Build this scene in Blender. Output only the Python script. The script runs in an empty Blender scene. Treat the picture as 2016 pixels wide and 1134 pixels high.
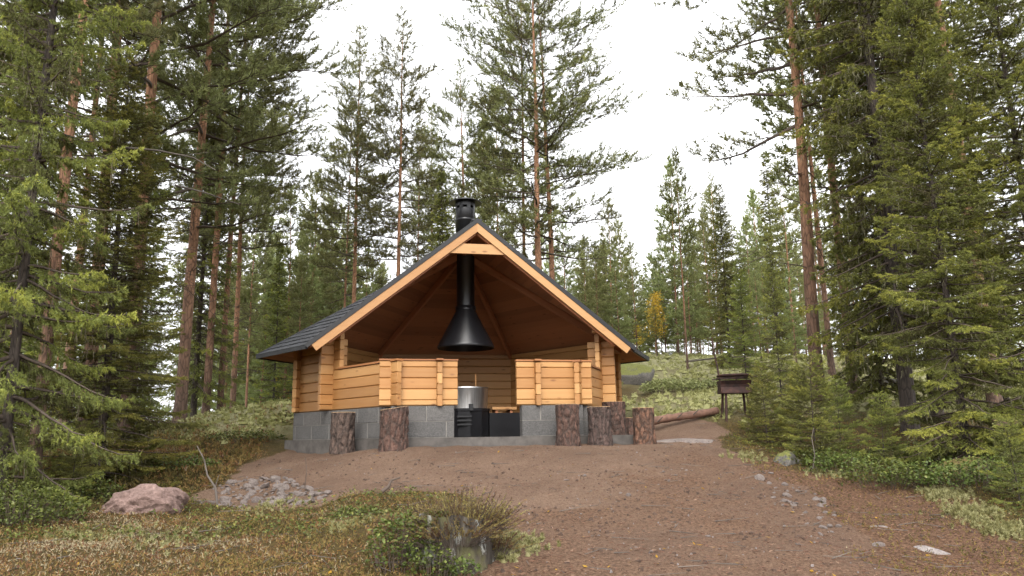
import bpy, math, random
import numpy as np
from mathutils import Matrix, Vector

# ------------------------------------------------------------------ camera, world, sun, exposure
scene = bpy.context.scene
col = scene.collection
R = math.radians
FPX = 1500.0                                    # focal length in pixels of the 2016 wide photograph
CAM = np.array([-1.8165, -11.9292, -0.0207])
YAW, PITCH, ROLL = .2164, .1946, -.0156
_fw = np.array([math.sin(YAW)*math.cos(PITCH), math.cos(YAW)*math.cos(PITCH), math.sin(PITCH)])
_r = np.array([math.cos(YAW), -math.sin(YAW), 0.0]); _u = np.cross(_r, _fw)
_r2 = math.cos(ROLL)*_r + math.sin(ROLL)*_u; _u2 = -math.sin(ROLL)*_r + math.cos(ROLL)*_u
_fh = np.array([math.sin(YAW), math.cos(YAW), 0.0])
cd = bpy.data.cameras.new('camera'); cam = bpy.data.objects.new('camera', cd); col.objects.link(cam)
M = Matrix(((_r2[0], _u2[0], -_fw[0], CAM[0]), (_r2[1], _u2[1], -_fw[1], CAM[1]), (_r2[2], _u2[2], -_fw[2], CAM[2]), (0, 0, 0, 1)))
cam.matrix_world = M
cd.sensor_width = 36; cd.lens = FPX/2016*36; cd.clip_end = 2000; cd.clip_start = .05
scene.camera = cam

SUN_EL, SUN_AZ = R(40), R(196)                  # azimuth clockwise from +Y; behind the camera
w = bpy.data.worlds.new('World'); scene.world = w; w.use_nodes = True
nt = w.node_tree; nt.nodes.clear()
sky = nt.nodes.new('ShaderNodeTexSky'); sky.sky_type = 'NISHITA'; sky.sun_disc = False
sky.sun_elevation = SUN_EL; sky.sun_rotation = SUN_AZ; sky.dust_density = 4; sky.air_density = 1.0
hs = nt.nodes.new('ShaderNodeHueSaturation'); hs.inputs['Saturation'].default_value = .2
nt.links.new(sky.outputs[0], hs.inputs['Color'])
tc = nt.nodes.new('ShaderNodeTexCoord'); nz = nt.nodes.new('ShaderNodeTexNoise'); nz.inputs['Scale'].default_value = 2.2; nz.inputs['Detail'].default_value = 4
nt.links.new(tc.outputs['Generated'], nz.inputs['Vector'])
cr = nt.nodes.new('ShaderNodeValToRGB'); cr.color_ramp.elements[0].color = (9.0, 9.2, 9.6, 1); cr.color_ramp.elements[1].color = (11.5, 11.5, 11.6, 1)
cr.color_ramp.elements[0].position = .3; cr.color_ramp.elements[1].position = .7
nt.links.new(nz.outputs['Fac'], cr.inputs['Fac'])
mx = nt.nodes.new('ShaderNodeMixRGB'); mx.inputs['Fac'].default_value = .85
nt.links.new(hs.outputs[0], mx.inputs['Color1']); nt.links.new(cr.outputs[0], mx.inputs['Color2'])
bg = nt.nodes.new('ShaderNodeBackground'); bg.inputs['Strength'].default_value = .1
out = nt.nodes.new('ShaderNodeOutputWorld')
nt.links.new(mx.outputs[0], bg.inputs['Color']); nt.links.new(bg.outputs[0], out.inputs['Surface'])

sl = bpy.data.lights.new('sun', 'SUN'); so = bpy.data.objects.new('sun', sl); col.objects.link(so)
sl.energy = 1.5; sl.angle = R(35); sl.color = (1, .96, .9)
sd = Vector((math.sin(SUN_AZ)*math.cos(SUN_EL), math.cos(SUN_AZ)*math.cos(SUN_EL), math.sin(SUN_EL)))
so.rotation_euler = sd.to_track_quat('Z', 'Y').to_euler(); so.location = (6, -20, 15)

vs = scene.view_settings
vs.view_transform = 'Standard'; vs.look = 'None'; vs.exposure = 1.25; vs.gamma = 1; vs.use_curve_mapping = False
cy = scene.cycles; cy.max_bounces = 3; cy.diffuse_bounces = 2; cy.glossy_bounces = 2; cy.transmission_bounces = 2; cy.transparent_max_bounces = 4
cy.caustics_reflective = cy.caustics_refractive = False; cy.use_adaptive_sampling = True; cy.adaptive_threshold = .025

# ------------------------------------------------------------------ helpers
def ray(px, py):
    return _fw + (px-1008)/FPX*_r2 - (py-567)/FPX*_u2
def at(px, py, d):                              # the point seen at a pixel, d metres ahead of the camera
    v = ray(px, py); return CAM + v*(d/(v @ _fh))

def tag(o, label=None, cat=None, group=None, kind=None):
    if label: o['label'] = label
    if cat: o['category'] = cat
    if group: o['group'] = group
    if kind: o['kind'] = kind
    return o
def empty(name, loc=(0, 0, 0), rz=0, label=None, cat=None, group=None):
    o = bpy.data.objects.new(name, None); o.empty_display_size = .2; col.objects.link(o)
    o.location = loc; o.rotation_euler = (0, 0, rz)
    return tag(o, label, cat, group)
def link(name, me, parent=None, mw=None):
    o = bpy.data.objects.new(name, me); col.objects.link(o)
    if parent: o.parent = parent
    if mw is not None: o.matrix_local = mw
    return o
def npmesh(name, V, F, mats, midx=None, attrs=None, smooth=False):
    V = np.asarray(V, np.float32); F = np.asarray(F, np.int32); k = F.shape[1]; m = len(F)
    me = bpy.data.meshes.new(name)
    me.vertices.add(len(V)); me.vertices.foreach_set('co', V.ravel())
    me.loops.add(m*k); me.loops.foreach_set('vertex_index', F.ravel())
    me.polygons.add(m); me.polygons.foreach_set('loop_start', np.arange(0, m*k, k, dtype=np.int32))
    if midx is not None: me.polygons.foreach_set('material_index', np.asarray(midx, np.int32))
    me.polygons.foreach_set('use_smooth', np.full(m, smooth))
    for n, a in (attrs or {}).items():
        me.attributes.new(n, 'FLOAT', 'POINT').data.foreach_set('value', np.asarray(a, np.float32))
    for x in mats: me.materials.append(x)
    me.update(calc_edges=True)
    return me

class MB:
    def __init__(s): s.v = []; s.f = []; s.sm = []
    def add(s, v, f, smooth=False):
        b = len(s.v); s.v += [tuple(p) for p in v]; s.f += [tuple(i+b for i in q) for q in f]; s.sm += [smooth]*len(f)
    def box(s, lo, hi, mw=None):
        x0, y0, z0 = lo; x1, y1, z1 = hi
        v = [(x0,y0,z0),(x1,y0,z0),(x1,y1,z0),(x0,y1,z0),(x0,y0,z1),(x1,y0,z1),(x1,y1,z1),(x0,y1,z1)]
        if mw is not None: v = [mw @ Vector(p) for p in v]
        s.add(v, [(0,3,2,1),(4,5,6,7),(0,1,5,4),(1,2,6,5),(2,3,7,6),(3,0,4,7)])
    def prism(s, poly, z0, z1, mw=None, top=None):
        n = len(poly); tp = top or poly
        v = [(p[0], p[1], z0) for p in poly] + [(p[0], p[1], z1) for p in tp]
        if mw is not None: v = [mw @ Vector(p) for p in v]
        s.add(v, [tuple(range(n-1, -1, -1)), tuple(range(n, 2*n))] + [(i, (i+1) % n, n+(i+1) % n, n+i) for i in range(n)])
    def tube(s, pts, rad, sides=8, caps=True, smooth=True):
        pts = [Vector(p) for p in pts]; n = len(pts); b = []
        rad = rad if hasattr(rad, '__len__') else [rad]*n
        prev = None
        for i, p in enumerate(pts):
            t = (pts[min(i+1, n-1)] - pts[max(i-1, 0)]).normalized()
            a = prev if prev is not None else (Vector((0, 0, 1)) if abs(t.z) < .9 else Vector((1, 0, 0)))
            x = (a - t*a.dot(t)).normalized(); prev = x; y = t.cross(x)
            b += [p + (x*math.cos(2*math.pi*k/sides) + y*math.sin(2*math.pi*k/sides))*rad[i] for k in range(sides)]
        f = [(i*sides+k, i*sides+(k+1) % sides, (i+1)*sides+(k+1) % sides, (i+1)*sides+k) for i in range(n-1) for k in range(sides)]
        s.add(b, f, smooth)
        if caps:
            s.add(b[:sides], [tuple(range(sides-1, -1, -1))]); s.add(b[-sides:], [tuple(range(sides))])
    def lathe(s, prof, sides=40, c=(0, 0, 0), smooth=True):
        v = []
        for r_, z in prof:
            v += [(c[0]+r_*math.cos(2*math.pi*k/sides), c[1]+r_*math.sin(2*math.pi*k/sides), c[2]+z) for k in range(sides)]
        s.add(v, [(i*sides+k, i*sides+(k+1) % sides, (i+1)*sides+(k+1) % sides, (i+1)*sides+k) for i in range(len(prof)-1) for k in range(sides)], smooth)
    def mesh(s, name, mat):
        me = bpy.data.meshes.new(name); me.from_pydata(s.v, [], s.f); me.polygons.foreach_set('use_smooth', s.sm)
        for m in (mat if isinstance(mat, (list, tuple)) else [mat]): me.materials.append(m)
        me.update(); return me
    def build(s, name, mat, parent=None, mw=None):
        return link(name, s.mesh(name, mat), parent, mw)

def hash2(ix, iy, seed):
    h = (ix.astype(np.int64)*374761393 + iy.astype(np.int64)*668265263 + seed*974634777) & 0xffffffff
    h = ((h ^ (h >> 13))*1274126177) & 0xffffffff
    return ((h ^ (h >> 16)) & 0xffff)/65535.0
def vnoise(x, y, seed=0):
    ix, iy = np.floor(x), np.floor(y); fx, fy = x-ix, y-iy
    fx = fx*fx*(3-2*fx); fy = fy*fy*(3-2*fy)
    a = hash2(ix, iy, seed); b = hash2(ix+1, iy, seed); c = hash2(ix, iy+1, seed); d = hash2(ix+1, iy+1, seed)
    return (a*(1-fx)+b*fx)*(1-fy) + (c*(1-fx)+d*fx)*fy
def fbm(x, y, seed=0, oct=4):
    s = 0; a = .5
    for o in range(oct): s = s + a*(vnoise(x, y, seed+o*17)*2-1); x = x*2.03+5.1; y = y*2.03+1.7; a *= .5
    return s

# ------------------------------------------------------------------ materials
def new_mat(name):
    m = bpy.data.materials.new(name); m.use_nodes = True
    n = m.node_tree; b = n.nodes['Principled BSDF']
    return m, n, b
def nd(n, t, **kw):
    x = n.nodes.new(t)
    for k, v in kw.items():
        if k in x.inputs: x.inputs[k].default_value = v
        else: setattr(x, k, v)
    return x
def ramp(n, fac, stops):
    r_ = n.nodes.new('ShaderNodeValToRGB'); e = r_.color_ramp.elements
    while len(e) < len(stops): e.new(.5)
    for i, (p, c) in enumerate(stops): e[i].position = p; e[i].color = (*c, 1) if len(c) == 3 else c
    n.links.new(fac, r_.inputs['Fac']); return r_.outputs['Color']
def mixc(n, fac, a, b, mode='MIX'):
    x = n.nodes.new('ShaderNodeMixRGB'); x.blend_type = mode
    for i, v in (('Fac', fac), ('Color1', a), ('Color2', b)):
        if isinstance(v, (int, float)): x.inputs[i].default_value = v
        elif isinstance(v, tuple): x.inputs[i].default_value = (*v, 1)
        else: n.links.new(v, x.inputs[i])
    return x.outputs[0]
def math_(n, op, a, b=0.0):
    x = n.nodes.new('ShaderNodeMath'); x.operation = op
    for i, v in ((0, a), (1, b)):
        if isinstance(v, (int, float)): x.inputs[i].default_value = v
        else: n.links.new(v, x.inputs[i])
    return x.outputs[0]
def objco(n, scale, randoff=True):
    t = n.nodes.new('ShaderNodeTexCoord'); v = t.outputs['Object']
    if randoff:
        oi = n.nodes.new('ShaderNodeObjectInfo'); s = n.nodes.new('ShaderNodeVectorMath'); s.operation = 'SCALE'
        s.inputs[0].default_value = (37, 19, 53); n.links.new(oi.outputs['Random'], s.inputs['Scale'])
        a = n.nodes.new('ShaderNodeVectorMath'); a.operation = 'ADD'; n.links.new(v, a.inputs[0]); n.links.new(s.outputs[0], a.inputs[1]); v = a.outputs[0]
    mp = n.nodes.new('ShaderNodeMapping'); mp.inputs['Scale'].default_value = scale; n.links.new(v, mp.inputs['Vector'])
    return mp.outputs[0]
def noise(n, vec, scale=1., detail=4., rough=.55):
    x = nd(n, 'ShaderNodeTexNoise', Scale=scale, Detail=detail, Roughness=rough)
    if vec is not None: n.links.new(vec, x.inputs['Vector'])
    return x.outputs['Fac']
def bump(n, b, h, strength=.4, dist=.02):
    x = nd(n, 'ShaderNodeBump', Strength=strength, Distance=dist); n.links.new(h, x.inputs['Height']); n.links.new(x.outputs[0], b.inputs['Normal'])

def wood_mat(name, c0, c1, knot=(.16, .06, .02), rough=.55):
    m, n, b = new_mat(name)
    v = objco(n, (1.3, 22, 22)); g = noise(n, v, 1, 5, .6)
    c = ramp(n, g, [(.3, c0), (.72, c1)])
    oi = n.nodes.new('ShaderNodeObjectInfo')
    c = mixc(n, .55, c, ramp(n, oi.outputs['Random'], [(0, tuple(.62*x for x in c0)), (.35, c0), (.6, c1), (1, tuple(min(1, 1.22*x) for x in c1))]))
    kv = objco(n, (3.3, 9, 9)); vo = nd(n, 'ShaderNodeTexVoronoi', Scale=1.0); n.links.new(kv, vo.inputs['Vector'])
    kf = ramp(n, vo.outputs['Distance'], [(.06, (1, 1, 1)), (.17, (0, 0, 0))])
    c = mixc(n, math_(n, 'MULTIPLY', kf, .75), c, knot)
    n.links.new(c, b.inputs['Base Color']); b.inputs['Roughness'].default_value = rough
    bump(n, b, g, .15, .004)
    return m
M_wood = wood_mat('stained_pine', (.385, .178, .055), (.50, .28, .108))
M_wood_dark = wood_mat('stained_trim', (.26, .10, .035), (.36, .15, .05))
M_wood_in = wood_mat('ceiling_pine', (.34, .135, .065), (.45, .19, .09))
M_wood_plain = wood_mat('planed_pine', (.38, .185, .065), (.48, .27, .115))

def simple(name, c, rough=.6, metal=0., var=.25, scale=8., bumpv=.0):
    m, n, b = new_mat(name)
    g = noise(n, objco(n, (scale,)*3), 1, 5, .6)
    n.links.new(ramp(n, g, [(.3, tuple(x*(1-var) for x in c)), (.7, tuple(min(1, x*(1+var)) for x in c))]), b.inputs['Base Color'])
    b.inputs['Roughness'].default_value = rough; b.inputs['Metallic'].default_value = metal
    if bumpv: bump(n, b, g, bumpv, .01)
    return m
M_blackmetal = simple('black_enamel', (.012, .012, .014), .32, 0, .3, 5)
M_black = simple('black_trim', (.016, .016, .018), .6, 0, .3, 9)
M_underlay = simple('underlay', (.03, .03, .03), .9)
def concrete_mat():
    m, n, b = new_mat('block_concrete')
    g = noise(n, objco(n, (3, 3, 3)), 1, 6, .65); h = noise(n, objco(n, (90, 90, 90)), 1, 3, .7)
    oi = n.nodes.new('ShaderNodeObjectInfo')
    c = ramp(n, g, [(.28, (.055, .052, .05)), (.52, (.10, .095, .09)), (.75, (.20, .187, .175))])
    c = mixc(n, .5, c, ramp(n, oi.outputs['Random'], [(0, (.055, .055, .057)), (.6, (.09, .086, .083)), (1, (.13, .115, .105))]))
    c = mixc(n, .35, c, ramp(n, h, [(.35, (.02, .02, .02)), (.65, (.26, .25, .24))]))
    n.links.new(c, b.inputs['Base Color']); b.inputs['Roughness'].default_value = .92; bump(n, b, h, .5, .006); return m
M_block = concrete_mat()
M_mortar = simple('mortar', (.20, .187, .17), .95, 0, .25, 14, .3)
M_slab = simple('slab_concrete', (.10, .09, .082), .95, 0, .35, 7, .4)
def shingle_mat():
    m, n, b = new_mat('bitumen_shingle')
    h = noise(n, objco(n, (160,)*3), 1, 2, .8); oi = n.nodes.new('ShaderNodeObjectInfo')
    c = mixc(n, .5, ramp(n, oi.outputs['Random'], [(0, (.020, .021, .025)), (1, (.055, .057, .064))]), ramp(n, h, [(.35, (.012, .012, .014)), (.7, (.085, .087, .095))]))
    n.links.new(c, b.inputs['Base Color']); b.inputs['Roughness'].default_value = .75; bump(n, b, h, .4, .003); return m
M_shingle = shingle_mat()
def steel_mat():
    m, n, b = new_mat('brushed_steel')
    g = noise(n, objco(n, (60, 60, 1.5), False), 1, 4, .7)
    n.links.new(ramp(n, g, [(.3, (.50, .49, .48)), (.7, (.72, .71, .70))]), b.inputs['Base Color'])
    n.links.new(ramp(n, g, [(.3, (.3,)*3), (.7, (.48,)*3)]), b.inputs['Roughness']); b.inputs['Metallic'].default_value = 1; return m
M_steel = steel_mat()
def rust_mat():
    m, n, b = new_mat('rusty_iron')
    g = noise(n, objco(n, (9, 9, 9)), 1, 6, .7)
    n.links.new(ramp(n, g, [(.3, (.018, .012, .011)), (.55, (.055, .025, .02)), (.8, (.12, .05, .032))]), b.inputs['Base Color'])
    b.inputs['Roughness'].default_value = .75; b.inputs['Metallic'].default_value = .25; bump(n, b, g, .4, .006); return m
M_rust = rust_mat()
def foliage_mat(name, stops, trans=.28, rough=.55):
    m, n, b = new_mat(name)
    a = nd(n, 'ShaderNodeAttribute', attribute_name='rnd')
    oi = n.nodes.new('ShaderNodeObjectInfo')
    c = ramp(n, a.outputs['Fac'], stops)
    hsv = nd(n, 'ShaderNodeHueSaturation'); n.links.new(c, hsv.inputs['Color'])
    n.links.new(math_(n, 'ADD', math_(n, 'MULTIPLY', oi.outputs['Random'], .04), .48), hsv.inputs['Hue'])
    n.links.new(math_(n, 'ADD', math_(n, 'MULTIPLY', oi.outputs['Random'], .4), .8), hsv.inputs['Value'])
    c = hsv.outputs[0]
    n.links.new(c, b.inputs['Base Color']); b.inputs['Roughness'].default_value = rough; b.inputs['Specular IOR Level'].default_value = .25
    t = n.nodes.new('ShaderNodeBsdfTranslucent'); n.links.new(c, t.inputs['Color'])
    mxs = n.nodes.new('ShaderNodeMixShader'); mxs.inputs[0].default_value = trans
    n.links.new(b.outputs[0], mxs.inputs[1]); n.links.new(t.outputs[0], mxs.inputs[2])
    n.links.new(mxs.outputs[0], n.nodes['Material Output'].inputs['Surface']); return m
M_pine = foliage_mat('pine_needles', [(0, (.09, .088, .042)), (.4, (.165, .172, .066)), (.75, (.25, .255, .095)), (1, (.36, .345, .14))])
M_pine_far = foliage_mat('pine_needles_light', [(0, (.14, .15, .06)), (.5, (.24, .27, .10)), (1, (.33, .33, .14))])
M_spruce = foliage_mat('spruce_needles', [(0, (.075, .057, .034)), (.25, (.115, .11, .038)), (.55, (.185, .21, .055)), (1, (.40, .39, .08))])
M_beard = foliage_mat('beard_lichen', [(0, (.10, .085, .05)), (1, (.24, .22, .14))])
M_birch = foliage_mat('birch_leaves', [(0, (.45, .26, .03)), (1, (.72, .50, .08))], .45)
def bark_mat(name, lo, hi, z0, z1, hidark=.6):
    m, n, b = new_mat(name)
    t = n.nodes.new('ShaderNodeTexCoord'); sx = n.nodes.new('ShaderNodeSeparateXYZ'); n.links.new(t.outputs['Object'], sx.inputs[0])
    v = objco(n, (16, 16, 4.5)); vo = nd(n, 'ShaderNodeTexVoronoi', Scale=1.0); vo.feature = 'DISTANCE_TO_EDGE'; n.links.new(v, vo.inputs['Vector'])
    g = noise(n, objco(n, (7, 7, 2.5)), 1, 5, .65)
    mr = nd(n, 'ShaderNodeMapRange'); mr.inputs['From Min'].default_value = z0; mr.inputs['From Max'].default_value = z1
    n.links.new(math_(n, 'ADD', sx.outputs['Z'], math_(n, 'MULTIPLY', g, 2.0)), mr.inputs['Value'])
    c = mixc(n, mr.outputs[0], ramp(n, g, [(.3, tuple(.6*x for x in lo)), (.7, tuple(1.35*x for x in lo))]), ramp(n, g, [(.3, tuple(hidark*x for x in hi)), (.7, tuple(1.25*x for x in hi))]))
    e = ramp(n, vo.outputs['Distance'], [(0, (.35,)*3), (.12, (1, 1, 1))])
    c = mixc(n, .8, c, e, 'MULTIPLY')
    n.links.new(c, b.inputs['Base Color']); b.inputs['Roughness'].default_value = .9
    bump(n, b, math_(n, 'ADD', math_(n, 'MINIMUM', vo.outputs['Distance'], .25), math_(n, 'MULTIPLY', g, .3)), .8, .03); return m
M_bark_pine = bark_mat('pine_bark', (.13, .082, .06), (.40, .21, .12), 1.5, 6.0)
M_bark_spruce = bark_mat('spruce_bark', (.075, .058, .048), (.075, .058, .048), 1, 2)
M_twig = simple('twig_bark', (.085, .062, .048), .9, 0, .4, 3)
M_twig_dead = simple('dead_twig', (.12, .10, .085), .9, 0, .4, 3)

# ------------------------------------------------------------------ terrain
def shift(px, d, z):                            # plan point below a pixel column, with a given height
    p = at(px, 860, d); return (p[0], p[1], z)
CP = []
def cp(px, py, d): CP.append(tuple(at(px, py, d)))
for q in [(1008,1134,4.75),(1008,1060,5.6),(1008,990,6.75),(1008,925,8.1),(1008,880,9.2),(700,890,9.3),(700,925,8.3),(1300,876,9.6),(1300,905,8.6),(1250,960,7.2),
          (850,960,7.3),(562,890,11.2),(480,930,9.6),(400,968,8.6),(500,990,7.4),(640,1002,6.6),(560,800,14.5),(450,830,13.2),(350,892,11.0),(300,938,9.4),
          (285,1018,6.9),(100,1045,6.1),(0,1134,4.7),(300,1134,4.75),(600,1134,4.75),(650,1060,5.6),(0,985,7.6),(100,925,9.6),(-250,980,8),(200,885,13),(0,880,17),(-300,885,16),
          (1500,1134,4.8),(2016,1134,5.0),(2016,1015,6.4),(1700,1000,6.9),(1800,935,8.2),(1500,912,8.7),(1420,829,11.6),(1600,862,10.6),(1850,862,10.8),(1300,838,11.8),
          (1240,812,13.6),(1300,765,17.5),(1300,704,29),(1500,704,29),(1620,722,24),(1750,748,19),(1950,765,19),(1150,706,28),(2250,860,12),(2300,1000,6.5),(1700,708,30),(2100,720,28)]:
    cp(*q)
CP += [(0,0,-.13),(-2,0,-.13),(2,0,-.13),(0,-2,-.13),(0,2.2,-.13),(-1.4,-1.6,-.13),(1.5,-1.8,-.12),(2.4,-1.9,-.10),
       (-1.8,-11.9,-1.62),(-5,-12,-1.75),(3,-12,-1.5),(-1,-18,-2.4),(-12,-16,-2.6),(10,-16,-1.8)]
CP += [shift(820, 18, .9), shift(820, 28, 1.8), shift(520, 20, .2), shift(520, 30, -.6), shift(300, 26, -.8), shift(0, 30, -1.2), shift(1000, 30, 2.4),
       shift(1300, 45, 3.0), shift(1700, 45, 3.2), shift(900, 48, 1.0), shift(500, 48, -2), shift(1300, 70, 1.5), shift(2000, 60, 2.5), shift(300, 70, -3), shift(-400, 50, -2)]
CP = np.array(CP)
def _tps(r_): return np.where(r_ > 1e-9, r_*r_*np.log(np.maximum(r_, 1e-9)), 0)
_n = len(CP); _A = np.zeros((_n+3, _n+3))
_A[:_n, :_n] = _tps(np.hypot(CP[:, None, 0]-CP[None, :, 0], CP[:, None, 1]-CP[None, :, 1])) + np.eye(_n)*.25
_A[:_n, _n] = 1; _A[:_n, _n+1:] = CP[:, :2]; _A[_n:, :_n] = _A[:_n, _n:].T
_W = np.linalg.solve(_A, np.concatenate([CP[:, 2], np.zeros(3)]))
def base_z(x, y):
    x = np.asarray(x, float); y = np.asarray(y, float); s = x.shape; x = x.ravel(); y = y.ravel(); z = np.empty_like(x)
    for i in range(0, len(x), 20000):
        a, b_ = x[i:i+20000], y[i:i+20000]
        z[i:i+20000] = _tps(np.hypot(a[:, None]-CP[None, :, 0], b_[:, None]-CP[None, :, 1])) @ _W[:_n] + _W[_n] + _W[_n+1]*a + _W[_n+2]*b_
    r_ = np.hypot(x-CAM[0], y-CAM[1]); k = np.clip((r_-45)/60, 0, 1); k = k*k*(3-2*k)
    return (z*(1-k) + (-1.0)*k).reshape(s)
def in_poly(x, y, P):
    c = np.zeros(np.shape(x), bool); j = len(P)-1
    for i in range(len(P)):
        (xi, yi), (xj, yj) = P[i], P[j]
        c ^= ((yi > y) != (yj > y)) & (x < (xj-xi)*(y-yi)/((yj-yi) or 1e-12)+xi); j = i
    return c
def poly_dist(x, y, P):
    d = np.full(np.shape(x), 1e9)
    for i in range(len(P)):
        ax, ay = P[i-1]; bx, by = P[i]; dx, dy = bx-ax, by-ay
        t = np.clip(((x-ax)*dx+(y-ay)*dy)/(dx*dx+dy*dy), 0, 1); d = np.minimum(d, np.hypot(x-ax-t*dx, y-ay-t*dy))
    return np.where(in_poly(x, y, P), d, -d)
#ZONES#
def to_ground(px, py):                          # where a line of sight meets the terrain (used to lay out the plan)
    v = ray(px, py); t = np.linspace(3, 40, 1500)/(v @ _fh); P = CAM[None]+v[None]*t[:, None]
    k = np.argmax(P[:, 2] < base_z(P[:, 0], P[:, 1])); return P[k]
DIRT = [tuple(to_ground(*q)[:2]) for q in [(560,893),(470,918),(440,948),(372,985),(400,1000),(640,1003),(700,985),(800,975),(930,985),(950,1060),(930,1130)]] + [(-1.6,-9.5),(-1.0,-11),(3,-11),(3.2,-9)] + \
       [tuple(to_ground(*q)[:2]) for q in [(1700,1125),(1690,1060),(1640,1010),(1570,960),(1450,908),(1424,880),(1432,850),(1412,832)]] + [(3.6,-.6),(2.6,.3),(0,2.4),(-2.7,.2)]
LITTER = [tuple(to_ground(*q)[:2]) for q in [(1330,880),(1450,905),(1570,930),(1750,965),(1900,990),(1990,1060),(2100,1120)]] + [(4.4,-9),(-1,-11),(-1.5,-8)] + [tuple(to_ground(*q)[:2]) for q in [(960,1030),(1150,1000),(1250,930)]]
def zones(x, y):
    wob = .28*fbm(x*1.3, y*1.3, 5) + .12*fbm(x*5, y*5, 6)
    dirt = np.clip((poly_dist(x, y, DIRT)+wob)/.25+.5, 0, 1)
    lit = np.clip((poly_dist(x, y, LITTER)+2*wob)/1.3+.5, 0, 1)
    dc = (x-CAM[0])*_fh[0] + (y-CAM[1])*_fh[1]
    side = (x-CAM[0])*_r[0] + (y-CAM[1])*_r[1]
    lich = np.clip((dc-11.3)/1.6, 0, 1)*np.clip(.75+1.6*fbm(x*.5, y*.5, 9), 0, 1)
    lich = np.where(side < -2.6, np.clip(lich*1.15, 0, 1)*np.clip((dc-11.2)/1.6+.25, 0, 1), lich)
    return dirt, lit, np.clip(lich, 0, 1)
HB = at(800, 1000, 5.4)
def ground_z(x, y):
    z = base_z(x, y); dirt, lit, lich = zones(x, y)
    out_ = 1-np.maximum(dirt, .85*lit)
    z = z + out_*(.07*fbm(x*1.1, y*1.1, 21) + .05*fbm(x*3.4, y*3.4, 22) + .02) + lich*(.10*np.abs(fbm(x*2.2, y*2.2, 31)) + .05*fbm(x*7, y*7, 32))
    z = z + (1-out_)*(.035*fbm(x*1.7, y*1.7, 41) + .022*fbm(x*6, y*6, 42) + .012*fbm(x*15, y*15, 43))
    z = z + .17*np.exp(-(((x-HB[0])**2+(y-HB[1])**2)/(2*.30**2)))
    hd = np.hypot(x, y); z = np.where(hd < 2.2, np.minimum(z, -.1), z)
    return z
def gz(x, y): return float(ground_z(np.array([x], float), np.array([y], float))[0])

NG = 460; uu = np.linspace(-1, 1, NG); gx = 4.04*np.sinh(5*uu) - .6; gy = 4.04*np.sinh(5*uu) - 5.2
GX, GY = np.meshgrid(gx, gy); GZ = ground_z(GX, GY)
zd, zl, zc = zones(GX, GY)
idx = np.arange(NG*NG).reshape(NG, NG)
GF = np.stack([idx[:-1, :-1], idx[:-1, 1:], idx[1:, 1:], idx[1:, :-1]], -1).reshape(-1, 4)
def ground_mat():
    m, n, b = new_mat('forest_floor')
    t = n.nodes.new('ShaderNodeTexCoord'); P = t.outputs['Object']
    def A(nm): return nd(n, 'ShaderNodeAttribute', attribute_name=nm).outputs['Fac']
    n1 = noise(n, P, .9, 6, .6); n2 = noise(n, P, 6, 6, .65); n3 = noise(n, P, 45, 4, .7); n4 = noise(n, P, 150, 3, .7)
    soil = ramp(n, n2, [(.28, (.12, .07, .045)), (.5, (.215, .134, .087)), (.72, (.29, .19, .125))])
    soil = mixc(n, .6, soil, ramp(n, n3, [(.36, (.04, .023, .016)), (.48, (.17, .105, .072)), (.66, (.30, .21, .15))]))
    soil = mixc(n, .45, soil, ramp(n, n4, [(.36, (.025, .015, .011)), (.5, (.17, .11, .078)), (.66, (.37, .265, .195))]))
    soil = mixc(n, ramp(n, n1, [(.38, (.75,)*3), (.58, (0,)*3)]), soil, mixc(n, .55, soil, (.085, .05, .034)))
    litt = ramp(n, n3, [(.34, (.04, .022, .014)), (.5, (.135, .075, .045)), (.68, (.23, .14, .088))])
    moss = ramp(n, n2, [(.3, (.035, .026, .012)), (.5, (.075, .055, .02)), (.7, (.12, .065, .03))])
    moss = mixc(n, .5, moss, ramp(n, n3, [(.35, (.018, .012, .007)), (.68, (.16, .115, .04))]))
    lich = mixc(n, .5, ramp(n, n3, [(.3, (.13, .12, .05)), (.6, (.36, .34, .19))]), ramp(n, n2, [(.3, (.10, .10, .035)), (.62, (.34, .32, .18)), (.8, (.2, .12, .06))]))
    c = mixc(n, A('lichen'), moss, lich)
    lf = ramp(n, math_(n, 'ADD', A('litter'), math_(n, 'MULTIPLY', math_(n, 'SUBTRACT', n2, .5), .6)), [(.4, (0,)*3), (.6, (1,)*3)])
    c = mixc(n, lf, c, litt)
    df = ramp(n, math_(n, 'ADD', A('dirt'), math_(n, 'MULTIPLY', math_(n, 'SUBTRACT', n2, .5), .7)), [(.4, (0,)*3), (.62, (1,)*3)])
    lit2 = math_(n, 'MULTIPLY', lf, ramp(n, n1, [(.40, (.1,)*3), (.60, (.75,)*3)]))
    c = mixc(n, df, c, mixc(n, lit2, soil, litt))
    n.links.new(c, b.inputs['Base Color']); b.inputs['Roughness'].default_value = .97; b.inputs['Specular IOR Level'].default_value = .15
    bump(n, b, math_(n, 'ADD', math_(n, 'MULTIPLY', n3, .7), math_(n, 'MULTIPLY', n4, .35)), .9, .035); return m
g = link('ground', npmesh('ground', np.stack([GX, GY, GZ], -1).reshape(-1, 3), GF, [ground_mat()], attrs={'dirt': zd.ravel(), 'litter': zl.ravel(), 'lichen': zc.ravel()}, smooth=True))
tag(g, 'sloping forest floor with a bare brown soil yard', 'ground', kind='structure')

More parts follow.
